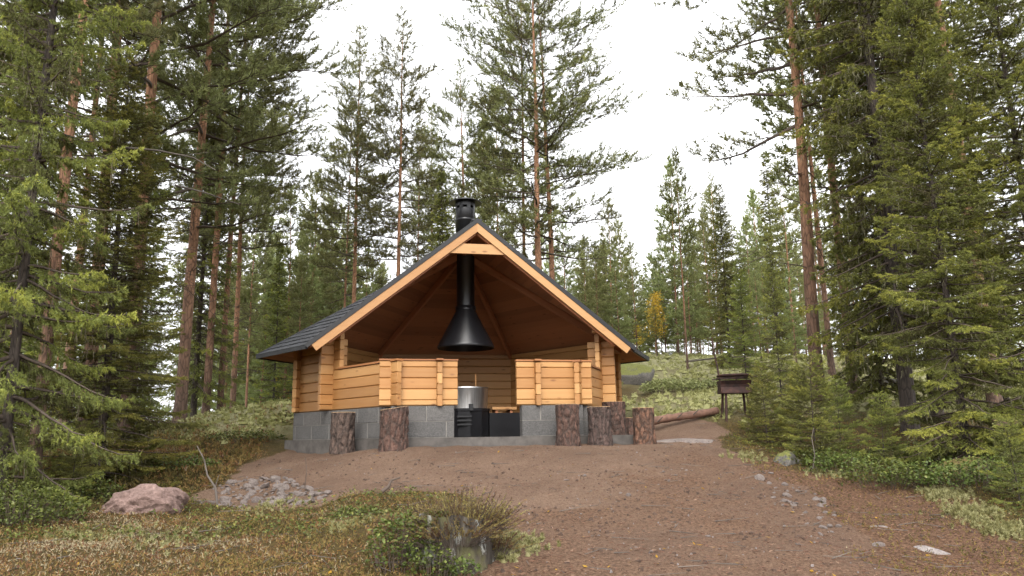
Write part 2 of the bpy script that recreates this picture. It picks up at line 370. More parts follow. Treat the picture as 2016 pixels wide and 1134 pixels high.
# ------------------------------------------------------------------ the hut
S = 2.473; AP = .8660254*S; EXT = .16
RR, YR, MS, ZA = 3.118, 1.352, .915, 3.724
ZE = ZA - MS*.8660254*RR; XR = RR - .57735*YR
TH = .068
hut = empty('log_hut', (0, 0, 0), 0, 'open six sided log barbecue hut with black shingle roof on the soil mound', 'hut')
random.seed(4)
_logs = {}
def log_mesh(L, h, mat):
    k = (round(L, 3), round(h, 3), mat.name)
    if k not in _logs:
        t = TH/2; c = .012
        P = [(-t+c, .001), (t-c, .001), (t, c), (t, h-c), (t-c, h-.002), (-t+c, h-.002), (-t, h-c), (-t, c)]
        mb = MB(); n = len(P); e = .006
        v = []
        for x, k_ in ((0, 1), (e, 0), (L-e, 0), (L, 1)):
            v += [(x, p[0]*(1-.1*k_), h/2+(p[1]-h/2)*(1-.06*k_)) for p in P]
        f = [tuple(range(n-1, -1, -1)), tuple(range(3*n, 4*n))]
        f += [(j*n+i, j*n+(i+1) % n, (j+1)*n+(i+1) % n, (j+1)*n+i) for j in range(3) for i in range(n)]
        mb.add(v, [q[::-1] for q in f]); _logs[k] = mb.mesh('log', mat)
    return _logs[k]
def wall_frame(p, q):
    p = Vector((*p, 0)); q = Vector((*q, 0)); x = (q-p).normalized(); z = Vector((0, 0, 1)); y = z.cross(x)
    return Matrix(((x.x, y.x, 0, p.x), (x.y, y.y, 0, p.y), (0, 0, 1, 0), (0, 0, 0, 1)))
def lay(fr, t0, t1, z, h, name='log', mat=None):
    return link(name, log_mesh(t1-t0, h, mat or M_wood), hut, fr @ Matrix.Translation((t0, 0, z)))
VL, VFL, VFR, VR, VBR, VBL = (-S, 0), (-S/2, -AP), (S/2, -AP), (S, 0), (S/2, AP), (-S/2, AP)
H1 = .139; Z0 = .402; FT = [.068, H1, H1, H1, .083]
DL, DR = -.405, .372                            # door opening
frF = wall_frame(VFL, VFR)
for a, b_ in ((-EXT, DL+S/2), (DR+S/2, S+EXT)):
    z = Z0
    for h in FT: lay(frF, a, b_, z, h); z += h
    mb = MB(); mb.box((a-.008, -.045, 0), (b_+.008, .045, .02)); mb.build('cap_board', M_wood_dark, hut, frF @ Matrix.Translation((0, 0, z+.001)))
for xc in (-.645+S/2, .642+S/2):                # short crossing logs that stiffen the wall beside the door
    fs = frF @ Matrix.Translation((xc, 0, 0)) @ Matrix.Rotation(math.pi/2, 4, 'Z')
    z = Z0-.012
    for h in (H1, H1, H1, H1): lay(fs, -.125, .10, z, h, 'crossing_log'); z += h
    mb = MB(); mb.box((-.135, -.045, 0), (.11, .045, .022)); mb.build('cap_board', M_wood_dark, hut, fs @ Matrix.Translation((0, 0, z+.024)))
TT, TSB, NC = 1.266, 1.47, 8
for side in (-1, 1):
    fa = wall_frame(VFL if side < 0 else VFR, VL if side < 0 else VR)
    for i in range(NC):
        z = Z0-.004 + i*H1
        if i < 4: lay(fa, -EXT, S+EXT, z, H1)
        else: lay(fa, TT, S+(EXT if i < 6 else .03), z, H1)
    mb = MB(); mb.box((-EXT-.012, -.05, 0), (TT+.02, .05, .024)); mb.build('sill_board', M_wood_dark, hut, fa @ Matrix.Translation((0, 0, Z0+4*H1)))
    mb = MB(); mb.box((TT-.14, -.045, 0), (S-.12, .045, .03)); mb.build('top_plate', M_wood, hut, fa @ Matrix.Translation((0, 0, Z0+NC*H1-.002)))
    o_ = 1 if side < 0 else -1                  # outward side of the wall in its own frame
    fs = fa @ Matrix.Translation((TSB, 0, 0)) @ Matrix.Rotation(math.pi/2*o_, 4, 'Z')
    for i in range(10):
        z = Z0-.07 + i*H1 if i else Z0-.004
        h = H1 if i else H1-.066
        if z > 1.36: break
        h = min(h, 1.41-z)
        lay(fs, -.185, .225, z, h, 'crossing_log')
for p, q in ((VL, VBL), (VBL, VBR), (VR, VBR)):
    fb = wall_frame(p, q); z = Z0; lay(fb, -EXT, S+EXT, z, .068); z += .068
    for i in range(7): lay(fb, -EXT if i < 6 else 0, S+(EXT if i < 6 else 0), z, H1); z += H1
    lay(fb, .05, S-.05, z, .08)
# concrete block footing
def block_mesh(L):
    k = ('b', round(L, 3))
    if k not in _logs:
        mb = MB(); c = .006; w2 = .075
        P = [(c, -w2), (L-c, -w2), (L, -w2+c), (L, w2-c), (L-c, w2), (c, w2), (0, w2-c), (0, -w2+c)]
        mb.prism(P, .004, .19); _logs[k] = mb.mesh('concrete_block', M_block)
    return _logs[k]
def footing(p, q, t0, t1, off, dz=0.):
    f = wall_frame(p, q)
    mb = MB(); mb.box((t0+.008, -.0705, .001), (t1-.008, .0705, .392+dz)); mb.build('mortar', M_mortar, hut, f)
    for c in range(2):
        t = t0 - (off if c == 0 else (off+.25) % .5)
        while t < t1-.02:
            a, b_ = max(t, t0), min(t+.5, t1)
            if b_-a > .05:
                link('concrete_block', block_mesh(b_-a-.012), hut, f @ Matrix.Translation((a+.006, random.uniform(-.002, .002), .008+c*.196+dz)))
            t += .5
footing(VFL, VFR, -.02, DL-.045+S/2, .30)
footing(VFL, VFR, DR+.05+S/2, S+.02, .0)
footing(VFL, VL, .06, S+.04, .12, -.003); footing(VFR, VR, .06, S+.04, .12, -.003)
footing(VL, VBL, .05, S-.05, .2, -.005); footing(VBL, VBR, 0, S, .1, -.002); footing(VR, VBR, .05, S-.05, .2, -.005)
mb = MB()
so_ = .17
mb.prism([(-S-so_*1.15, 0), (-S/2-.1, -AP-so_+.05), (2.0, -AP-so_+.05), (2.05, -1.5), (S+so_, 0), (S/2+.1, AP+so_), (-S/2-.1, AP+so_)], -.22, 0)
mb.build('foundation_slab', M_slab, hut)
# roof: a six sided pyramid whose front is lifted into an open gable
ZO = 3.07
ZRF = ZA - MS*.5*YR
def clip(P, a, b_, c):                          # keep a*x+b*y <= c
    o = []
    for i in range(len(P)):
        p, q = P[i], P[(i+1) % len(P)]; dp, dq = a*p[0]+b_*p[1]-c, a*q[0]+b_*q[1]-c
        if dp <= 0: o.append(p)
        if (dp < 0 < dq) or (dq < 0 < dp): t = dp/(dp-dq); o.append((p[0]+(q[0]-p[0])*t, p[1]+(q[1]-p[1])*t))
    return o
def area(P): return sum(P[i-1][0]*P[i][1]-P[i][0]*P[i-1][1] for i in range(len(P)))/2
RV = {'L': (-RR, 0, ZE), 'R': (RR, 0, ZE), 'BL': (-RR/2, .866*RR, ZE), 'BR': (RR/2, .866*RR, ZE), 'fl': (-XR, -YR, ZE), 'fr': (XR, -YR, ZE), 'rf': (0, -YR, ZRF), 'O': (0, 0, ZO)}
c30 = .8660254
FACETS = [(('rf', 'O', 'fl'), 'A'), (('rf', 'fr', 'O'), 'A'), (('O', 'L', 'fl'), 'A'), (('O', 'fr', 'R'), 'A'), (('O', 'BL', 'L'), 'B'), (('O', 'R', 'BR'), 'B'), (('O', 'BR', 'BL'), 'B')]
rest = MB()
for keys, kind in FACETS:
    W3 = [Vector(RV[k]) for k in keys]; N = (W3[1]-W3[0]).cross(W3[2]-W3[0]).normalized()
    if N.z < 0: N = -N
    Yd = Vector((N.x*N.z, N.y*N.z, -(N.x*N.x+N.y*N.y))).normalized(); Xd = Yd.cross(N); o0 = W3[0]
    m = Matrix(((Xd.x, Yd.x, N.x, o0.x), (Xd.y, Yd.y, N.y, o0.y), (Xd.z, Yd.z, N.z, o0.z), (0, 0, 0, 1)))
    P = [((p-o0).dot(Xd), (p-o0).dot(Yd)) for p in W3]
    if area(P) < 0: P = P[::-1]
    mb = MB(); mb.prism(P, -.034, -.012); mb.build('roof_deck', M_underlay, hut, m)
    smax = max(p[1] for p in P); smin = min(p[1] for p in P); xs = [p[0] for p in P]
    s_ = smax-.02
    while s_ > smin+.08:                        # ceiling boards, seen from inside
        Q = clip(clip(P, 0, 1, s_), 0, -1, -(s_-.117))
        if len(Q) > 2 and abs(area(Q)) > .003:
            mb = MB(); mb.prism(Q, -.056, -.035); mb.build('ceiling_board', M_wood_in, hut, m)
        s_ -= .12
    row = 0; s_ = smax+.012
    while s_ > smin+.02:                        # shingle tabs
        s0 = s_-.148; x = min(xs)-.3 + (.15 if row % 2 else 0) + random.uniform(-.02, .02)
        while x < max(xs)+.1:
            T = [(x, s0), (x+.29, s0), (x+.29, s_-.03), (x+.265, s_), (x+.025, s_), (x, s_-.03)]
            Q = T
            for i in range(len(P)):
                a, b_ = P[i-1], P[i]; ex, ey = b_[0]-a[0], b_[1]-a[1]; L = math.hypot(ex, ey); nxx, nyy = ey/L, -ex/L
                tol = .012 if abs(ey) < 1e-6 else .002
                Q = clip(Q, nxx, nyy, nxx*a[0]+nyy*a[1]+tol)
                if len(Q) < 3: break
            if len(Q) > 2 and abs(area(Q)) > .0012:
                if area(Q) < 0: Q = Q[::-1]
                nq = len(Q); mb = MB() if kind == 'A' else rest; j = random.uniform(-.0015, .002)
                v = [Vector((p[0], p[1], -.011)) for p in Q] + [Vector((p[0], p[1], .001+j+.013*max(0, (p[1]-s0))/.148)) for p in Q]
                if kind != 'A': v = [m @ p for p in v]
                mb.add(v, [tuple(range(nq-1, -1, -1)), tuple(range(nq, 2*nq))] + [(i, (i+1) % nq, nq+(i+1) % nq, nq+i) for i in range(nq)])
                if kind == 'A': mb.build('shingle', M_shingle, hut, m)
            x += .30
        s_ -= .148; row += 1
tag(rest.build('rear_shingles', M_shingle, hut), kind='stuff')
def beam(name, p, q, wd, ht, mat, up=Vector((0, 0, 1)), parent=None, drop=0.):
    p, q = Vector(p), Vector(q); x = (q-p).normalized(); y = up.cross(x).normalized(); z = x.cross(y)
    mt = Matrix(((x.x, y.x, z.x, p.x), (x.y, y.y, z.y, p.y), (x.z, y.z, z.z, p.z), (0, 0, 0, 1)))
    mb = MB(); L = (q-p).length; mb.box((0, -wd/2, -ht-drop), (L, wd/2, -drop)); return mb.build(name, mat, parent or hut, mt)
E3 = lambda k, dz=0.: (RV[k][0], RV[k][1], RV[k][2]+dz)
for k in ('L', 'R', 'BL', 'BR'):
    beam('hip_cap', (0, 0, ZO+.006), E3(k, .010), .12, .016, M_shingle)
    q = Vector((0, 0, ZO-.09)).lerp(Vector(E3(k, -.09)), .86); beam('rafter', (0, 0, ZO-.09), q, .05, .10, M_wood_in)
beam('ridge_cap', (0, 0, ZO+.014), (0, -YR-.02, ZRF+.016), .15, .02, M_shingle)
beam('rafter', (0, 0, ZO-.10), (0, -YR+.05, ZRF-.10), .05, .10, M_wood_in)
for a, b_ in (('L', 'fl'), ('R', 'fr'), ('L', 'BL'), ('R', 'BR'), ('BL', 'BR')):
    beam('eave_trim', E3(a, .012), E3(b_, .012), .03, .062, M_black)
for sgn in (-1, 1):
    top = Vector((0, -YR-.022, ZRF+.012)); end = Vector((sgn*(XR+.005), -YR-.022, ZE+.010))
    d = (end-top).normalized(); nrm = Vector((-d.z*sgn, 0, d.x*sgn))
    if nrm.z < 0: nrm = -nrm
    def rake(name, o0, o1, y0, y1, mat, ext):
        a0, a1 = top+nrm*o0, top+nrm*o1         # mitre at the ridge
        a0 = a0 + d*((0-a0.x)/d.x); a1 = a1 + d*((0-a1.x)/d.x)
        e0, e1 = end+nrm*o0+d*ext, end+nrm*o1+d*ext
        mb = MB(); v = [(p.x, y, p.z) for y in (y0, y1) for p in (a0, e0, e1, a1)]
        f = [(0, 1, 2, 3), (7, 6, 5, 4), (0, 4, 5, 1), (1, 5, 6, 2), (2, 6, 7, 3), (3, 7, 4, 0)]
        mb.add(v, f if sgn > 0 else [q[::-1] for q in f]); mb.build(name, mat, hut)
    rake('rake_trim', .010, -.048, -YR-.055, -YR+.02, M_black, .02)
    rake('barge_board', -.050, -.152, -YR-.045, -YR-.005, M_wood_plain, -.05)
    rake('inner_rafter', -.06, -.17, -YR+.02, -YR+.07, M_wood_in, -.25)
mb = MB()
def xz(z): return (ZRF-.19-z)/(MS*c30)
zt, zb = 2.745, 2.60
mb.add([(sx_*xz(z)+sx_*.03, y, z) for y in (-YR-.02, -YR+.03) for sx_, z in ((-1, zb), (1, zb), (1, zt), (-1, zt))], [(0, 1, 2, 3), (7, 6, 5, 4), (0, 4, 5, 1), (1, 5, 6, 2), (2, 6, 7, 3), (3, 7, 4, 0)])
mb.build('tie_beam', M_wood_plain, hut)

# smoke hood and chimney
hood = empty('smoke_hood', (.04, 0, 0), 0, 'black conical smoke hood with chimney pipe through the hut roof', 'smoke hood')
mb = MB(); mb.lathe([(.448, 1.385), (.455, 1.40), (.448, 1.43), (.155, 1.99), (.148, 2.02)], 56); mb.lathe([(.148, 2.02), (.15, 1.98), (.44, 1.43), (.448, 1.385)], 56); mb.build('hood_cone', M_blackmetal, hood)
mb = MB(); mb.lathe([(.145, 1.98), (.145, 3.3), (.160, 3.3), (.160, 3.68)], 40); mb.lathe([(.165, 2.0), (.165, 2.06), (.145, 2.06)], 40); mb.build('flue_pipe', M_blackmetal, hood)
mb = MB(); mb.lathe([(.165, 3.47), (.168, 3.475), (.168, 3.50), (.165, 3.505)], 40); mb.build('pipe_band', M_blackmetal, hood)
mb = MB(); mb.lathe([(.0, 3.86), (.10, 3.86), (.262, 3.80), (.268, 3.785), (.255, 3.788), (.0, 3.815)], 48); mb.build('rain_cap', M_blackmetal, hood)
mb = MB(); mb.lathe([(.160, 3.72), (.163, 3.74), (.163, 3.80)], 40); mb.build('cap_collar', M_blackmetal, hood)
for k in range(8):
    a = k*math.pi/4+.2; mb = MB(); mb.box((-.03, -.006, 3.67), (.03, .006, 3.73), Matrix.Rotation(a, 4, 'Z') @ Matrix.Translation((0, .156, 0))); mb.build('cap_strut', M_blackmetal, hood)
# fire pit
pit = empty('fire_pit', (.05, 0, 0), 0, 'round steel fire pot on a black slotted base inside the hut', 'fire pit')
mb = MB(); mb.lathe([(.325, .44), (.336, .745), (.345, .765), (.330, .765), (.318, .44)], 56); mb.build('steel_pot', M_steel, pit)
mb = MB(); mb.lathe([(.36, .012), (.36, .40), (.375, .40), (.375, .438), (.05, .438)], 12, smooth=False); mb.build('base', M_blackmetal, pit)
for k in range(3):
    mb = MB(); mb.box((-.2, -.372, .18+.06*k), (.02, -.345, .205+.06*k)); mb.build('air_slot', M_black, pit)
mb = MB(); mb.box((.34, -.12, .004), (1.15, .30, .37)); mb.build('shade_box', M_blackmetal, pit)  # added black box standing in for the deep shade right of the pot
mb = MB(); mb.box((-.02, -.40, .40), (.04, -.33, .50)); mb.build('latch', M_black, pit)
pk = MB(); pk.tube([(.21, .1, .44), (.205, .05, .99)], .011, 8); o = pk.build('poker_stick', M_wood_plain); tag(o, 'thin wooden stick standing upright behind the steel pot', 'stick')
# benches along the rear walls
for nm, p, q, lab in (('bench', VBL, VBR, 'wooden bench along the rear wall inside the hut'), ('bench', VR, VBR, 'wooden bench inside the hut right of the fire pot'), ('bench', VL, VBL, 'wooden bench inside the hut left of the fire pot')):
    f = wall_frame(p, q); e = empty(nm, (0, 0, 0), 0, lab, 'bench'); s_ = 1 if p == VR else -1
    for k in range(3):
        y0 = s_*(.10+k*.13); mb = MB(); mb.box((.15, min(y0, y0+s_*.12), .42), (S-.15, max(y0, y0+s_*.12), .455)); mb.build('seat_board', M_wood_plain, e, f)
    for t in (.3, S-.35):
        mb = MB(); y0, y1 = s_*.1, s_*.44; mb.box((t, min(y0, y1), 0), (t+.05, max(y0, y1), .42)); mb.build('leg', M_wood_in, e, f)
st = empty('wooden_stand', (.62, .02, .372), .1, 'low wooden stand on the black box right of the fire pot', 'stand')
mb = MB(); mb.prism([(-.2, -.13), (.2, -.13), (.14, .13), (-.14, .13)], .05, .09); mb.build('seat', M_wood_plain, st)
for dx in (-.12, .12): mb = MB(); mb.box((dx-.02, -.1, 0), (dx+.02, .1, .05)); mb.build('leg', M_wood_in, st)

# ------------------------------------------------------------------ stumps, log, grill
def stump_bark(name, red):
    m, n, b = new_mat(name)
    v = objco(n, (13, 13, 6)); vo = nd(n, 'ShaderNodeTexVoronoi', Scale=1.0); vo.feature = 'DISTANCE_TO_EDGE'; n.links.new(v, vo.inputs['Vector'])
    g = noise(n, objco(n, (14, 14, 8)), 1, 5, .7); fi = noise(n, objco(n, (60, 60, 40)), 1, 3, .7)
    c = ramp(n, g, [(.28, tuple(.45*x for x in red)), (.5, red), (.68, tuple(1.7*x for x in red)), (.85, (.30, .25, .21))])
    c = mixc(n, .85, c, ramp(n, vo.outputs['Distance'], [(0, (.10,)*3), (.2, (1,)*3)]), 'MULTIPLY')
    c = mixc(n, .22, c, ramp(n, fi, [(.38, (.015, .009, .008)), (.7, (.36, .27, .22))]))
    n.links.new(c, b.inputs['Base Color']); b.inputs['Roughness'].default_value = .92
    bump(n, b, math_(n, 'ADD', math_(n, 'MINIMUM', vo.outputs['Distance'], .3), math_(n, 'MULTIPLY', fi, .25)), 1., .03); return m
M_stump = stump_bark('flaky_pine_bark', (.095, .046, .033)); M_stump_red = stump_bark('red_pine_bark', (.15, .07, .04)); M_stump_grey = stump_bark('grey_pine_bark', (.085, .055, .043)); M_stump_dark = stump_bark('dark_pine_bark', (.07, .042, .036))
def cut_mat():
    m, n, b = new_mat('sawn_end'); t = n.nodes.new('ShaderNodeTexCoord')
    wv = nd(n, 'ShaderNodeTexWave', Scale=14., Distortion=1.2); wv.wave_type = 'RINGS'; wv.rings_direction = 'Z'; n.links.new(t.outputs['Object'], wv.inputs['Vector'])
    n.links.new(ramp(n, wv.outputs['Fac'], [(.2, (.42, .25, .12)), (.8, (.60, .40, .21))]), b.inputs['Base Color']); b.inputs['Roughness'].default_value = .8; return m
M_cut = cut_mat()
def stump(px, py, d, w_px, h_px, tilt, seed, label, mat=M_stump, z=None, slant=0.):
    p = at(px, py, d); sc = d/FPX*1.02; r0 = w_px/2*sc*.95; h = h_px*sc
    zb = z if z is not None else p[2]
    e = empty('chopping_block', (p[0], p[1], zb), seed*1.3, label, 'stump', 'upright log stumps around the hut')
    ns, nr = 56, 22; th = np.linspace(0, 2*np.pi, ns, endpoint=False); zz = np.linspace(-.06, h, nr)
    TH_, Z_ = np.meshgrid(th, zz)
    def per(fx, fz, sd): return fbm(np.cos(TH_)*fx+seed*9, np.sin(TH_)*fx+Z_*fz, sd+seed)
    plates = np.abs(per(5.5, 6, 3)); rr = r0*(1+.05*per(1.0, .8, 1) + .07*(Z_ < .12)*(1-Z_/.12)) + .018*per(7, 9, 7) - .03*np.clip(.09-plates, 0, .09)/.09
    zt_ = Z_ + slant*np.cos(TH_+seed*1.3)*r0*np.clip(Z_/h, 0, 1)**3
    V = np.stack([rr*np.cos(TH_)+tilt*Z_, rr*np.sin(TH_), zt_], -1).reshape(-1, 3)
    F = [[i*ns+k, i*ns+(k+1) % ns, (i+1)*ns+(k+1) % ns, (i+1)*ns+k] for i in range(nr-1) for k in range(ns)]
    link('bark', npmesh('bark', V, F, [mat], smooth=True), e)
    ring = V[-ns:]; c = ring.mean(0); r1 = c + (ring-c)*.95 + [0, 0, .003]
    mb = MB(); mb.add([tuple(x) for x in r1] + [tuple(c+[0, 0, .004])] + [tuple(x) for x in ring], [(k, (k+1) % ns, ns) for k in range(ns)] + [(ns+1+k, ns+1+(k+1) % ns, (k+1) % ns, k) for k in range(ns)])
    mb.build('sawn_top', M_cut, e); return e
stump(674, 884, 9.85, 47, 68, 0, 1, 'leftmost upright log stump with grey brown bark before the block wall', M_stump_grey)
stump(774, 882, 9.35, 56, 74, -.03, 2, 'log stump with slanted pale top standing left of the hut doorway', slant=.14)
stump(1119, 869, 9.75, 46, 69, 0, 3, 'broad reddish log stump standing nearest the doorway on its right')
stump(1182, 871, 9.9, 46, 66, 0, 4, 'log stump in front of the right corner, second right of the doorway', M_stump_dark)
stump(1211, 856, 11.0, 46, 62, 0, 5, 'taller log stump standing behind the others on the slab edge', z=0)
stump(1240, 855, 11.2, 22, 32, 0, 6, 'small short log stump tucked behind the rightmost pair', z=0)
stump(1270, 873, 10.1, 42, 66, .02, 7, 'rightmost log stump with orange peeled bark near its top', M_stump_red)
M_log = simple('peeled_red_bark', (.15, .08, .055), .8, 0, .45, 12, .5)
def log_lying():
    a = at(1236, 842, 11.3); b_ = at(1412, 806, 11.9); a[2] = max(a[2], gz(a[0], a[1])+.07); b_[2] = max(b_[2], gz(b_[0], b_[1])+.09); L = np.linalg.norm(b_-a)
    e = empty('felled_log', tuple(a), 0, 'long reddish pine log lying on the ground right of the stumps', 'log')
    d_ = (b_-a)/L; mb = MB(); n = 26; pts = []; rad = []
    for i in range(n):
        t = i/(n-1); pts.append(Vector(d_*L*t) + Vector((0, 0, .02*math.sin(t*5)))); rad.append(.06+.005*math.sin(i*1.9)-.006*t)
    mb.tube(pts, rad, 18, False); mb.build('bark', M_log, e)
    for p, r_, s_ in ((pts[0], rad[0], -1), (pts[-1], rad[-1], 1)):
        mb = MB(); mb.tube([p, p+Vector(d_*.004*s_)], r_*.96, 18); mb.build('sawn_end', M_cut, e)
    for t in (.3, .52, .7): 
        p = Vector(d_*L*t); mb = MB(); mb.tube([p+Vector((0, -.08, .0)), p+Vector((.04, -.18, .07))], [.012, .005], 6); mb.build('branch_stub', M_twig_dead, e)
log_lying()
def grill():
    p = at(1450, 825, 11.6); k = 11.6/FPX
    e = empty('barbecue', tuple(p), -.22, 'rusty iron trough barbecue on legs with a round grate beside the path', 'barbecue')
    hw, hb, ht = 28*k, 49*k, 74*k                # half length, trough bottom, trough top
    prof = [(-.15, ht), (-.105, ht-.06), (-.095, (hb+ht)/2), (-.15, hb+.015), (-.15, hb), (.15, hb), (.15, hb+.015), (.095, (hb+ht)/2), (.105, ht-.06), (.15, ht), (.13, ht), (.08, ht-.07), (-.08, ht-.07), (-.13, ht)]
    mb = MB(); mt = Matrix(((0, 0, 1, 0), (1, 0, 0, 0), (0, 1, 0, 0), (0, 0, 0, 1)))
    mb.prism(prof, -hw, hw, mt); mb.build('trough', M_rust, e)
    for sx_ in (-1, 1):
        mb = MB(); q = [(p_[0]*.9, p_[1]) for p_ in prof[:10]]; mb.prism(q, sx_*hw-.012, sx_*hw+.012, mt); mb.build('end_plate', M_rust, e)
        for sy in (-1, 1):
            mb = MB(); mb.tube([(sx_*(hw-.06), sy*.09, hb), (sx_*(hw-.03), sy*.13, -.05)], .02, 6); mb.build('leg', M_rust, e)
    gr = MB(); zg = ht+.075; cx = .0
    gr.tube([(cx+.235*math.cos(t*math.pi/16), .235*math.sin(t*math.pi/16), zg) for t in range(33)], .018, 6, False); go = gr.build('grate', M_rust, e)
    for i in range(-5, 6):
        y = i*.04; x = math.sqrt(.235**2-y*y); mb = MB(); mb.tube([(cx-x, y, zg), (cx+x, y, zg)], .005, 5); mb.build('grate_bar', M_rust, go)
    mb = MB(); mb.tube([(-hw-.08, -.13, ht+.03), (hw+.1, -.13, ht+.045)], .008, 6); mb.build('spit_bar', M_rust, e)
    mb = MB(); mb.tube([(-hw-.08, .13, ht+.03), (hw+.1, .13, ht+.045)], .008, 6); mb.build('spit_bar', M_rust, e)
    mb = MB(); mb.tube([(-.0, -.13, ht-.03), (0, -.13, zg)], .01, 6); mb.build('support', M_rust, e)
    mb = MB(); mb.tube([(-hw+.01, .0, ht-.06), (-hw-.02, .0, ht+.22), (-hw-.06, .02, ht+.5), (-hw-.07, .02, ht+.66)], [.016, .014, .011, .007], 8); mb.build('upright_rod', M_rust, e)
grill()
#P2START#
# ------------------------------------------------------------------ trees
def nrm_(a): return a/np.maximum(np.linalg.norm(a, axis=-1, keepdims=True), 1e-9)
def needles(P0, P1, K, ln, wd, a0, a1, rng, rnd, jit=.12):
    N = len(P0); ax = P1-P0; axn = nrm_(ax)[:, None]
    t = rng.random((N, K, 1)); base = P0[:, None] + ax[:, None]*t
    rv = rng.normal(size=(N, K, 3)); rv -= axn*(rv*axn).sum(-1, keepdims=True); rv = nrm_(rv)
    an = rng.uniform(a0, a1, (N, K, 1)); d = axn*np.cos(an) + rv*np.sin(an)
    sd = nrm_(np.cross(d, rng.normal(size=(N, K, 3))))*wd/2
    L = ln*rng.uniform(.7, 1.3, (N, K, 1))
    V = np.stack([base-sd, base+sd, base+d*L], 2).reshape(-1, 3)
    r_ = np.clip(np.repeat(rnd[:, None], K, 1)+rng.normal(0, jit, (N, K)), 0, 1)
    return V, np.repeat(r_.ravel(), 3)
def sticks(P0, P1, r0, r1, sides=3):
    N = len(P0); ax = nrm_(P1-P0); up = np.where(np.abs(ax[:, 2:3]) < .9, np.array([[0, 0, 1.]]), np.array([[1., 0, 0]]))
    x = nrm_(np.cross(ax, up)); y = np.cross(ax, x)
    an = np.arange(sides)*2*np.pi/sides
    o = x[:, None]*np.cos(an)[None, :, None] + y[:, None]*np.sin(an)[None, :, None]
    V = np.concatenate([P0[:, None]+o*np.reshape(r0, (-1, 1, 1)), P1[:, None]+o*np.reshape(r1, (-1, 1, 1))], 1)
    b_ = (np.arange(N)*2*sides)[:, None]
    F = np.concatenate([b_ + np.array([[k, (k+1) % sides, sides+(k+1) % sides, sides+k]]) for k in range(sides)], 0)
    return V.reshape(-1, 3), F
def path_sticks(paths, rads, sides=3):
    A, B, ra, rb = [], [], [], []
    for p, r_ in zip(paths, rads):
        A.append(p[:-1]); B.append(p[1:]); ra.append(r_[:-1]); rb.append(r_[1:])
    return sticks(np.concatenate(A), np.concatenate(B), np.concatenate(ra), np.concatenate(rb), sides)
def trunk_mesh(name, H, r0, mat, rng, bend=.1, flare=.35):
    n, ns = 30, 12; t = np.linspace(0, 1, n)**1.15; z = t*H - .25*(1-t)
    ph = rng.uniform(0, 6.28, 3); cx = bend*np.sin(t*2.6+ph[0])*t + bend*.3*np.sin(t*9+ph[1])*t; cy = bend*np.cos(t*2.1+ph[2])*t - bend*np.cos(ph[2])*t
    r_ = r0*((1-t)**.85*.97+.03)*(1+flare*np.exp(-z/.25))
    th = np.arange(ns)*2*np.pi/ns
    rr = r_[:, None]*(1+.08*np.sin(3*th+ph[0])[None]*np.exp(-z/.5)[:, None]+.03*rng.normal(size=(n, ns)))
    V = np.stack([cx[:, None]+rr*np.cos(th), cy[:, None]+rr*np.sin(th), np.repeat(z[:, None], ns, 1)], -1).reshape(-1, 3)
    i = np.arange(n-1)[:, None]*ns; k = np.arange(ns)[None]; k2 = (k+1) % ns
    F = np.stack([i+k, i+k2, i+ns+k2, i+ns+k], -1).reshape(-1, 4)
    ctr = lambda q: np.array([np.interp(q, z/H, cx), np.interp(q, z/H, cy), q*H])
    return npmesh(name, V, F, [mat], smooth=True), ctr, lambda q: float(np.interp(q, z/H, r_))
def branch_path(o, az, L, el, curve, n=7, rng=None, wig=.03):
    s_ = np.linspace(0, 1, n); e = el + curve*s_
    d = np.stack([np.cos(az)*np.cos(e), np.sin(az)*np.cos(e), np.sin(e)], -1)
    if rng is not None: d = d + rng.normal(0, wig, d.shape)
    return o + np.concatenate([np.zeros((1, 3)), np.cumsum(d[:-1], 0)*L/(n-1)], 0)

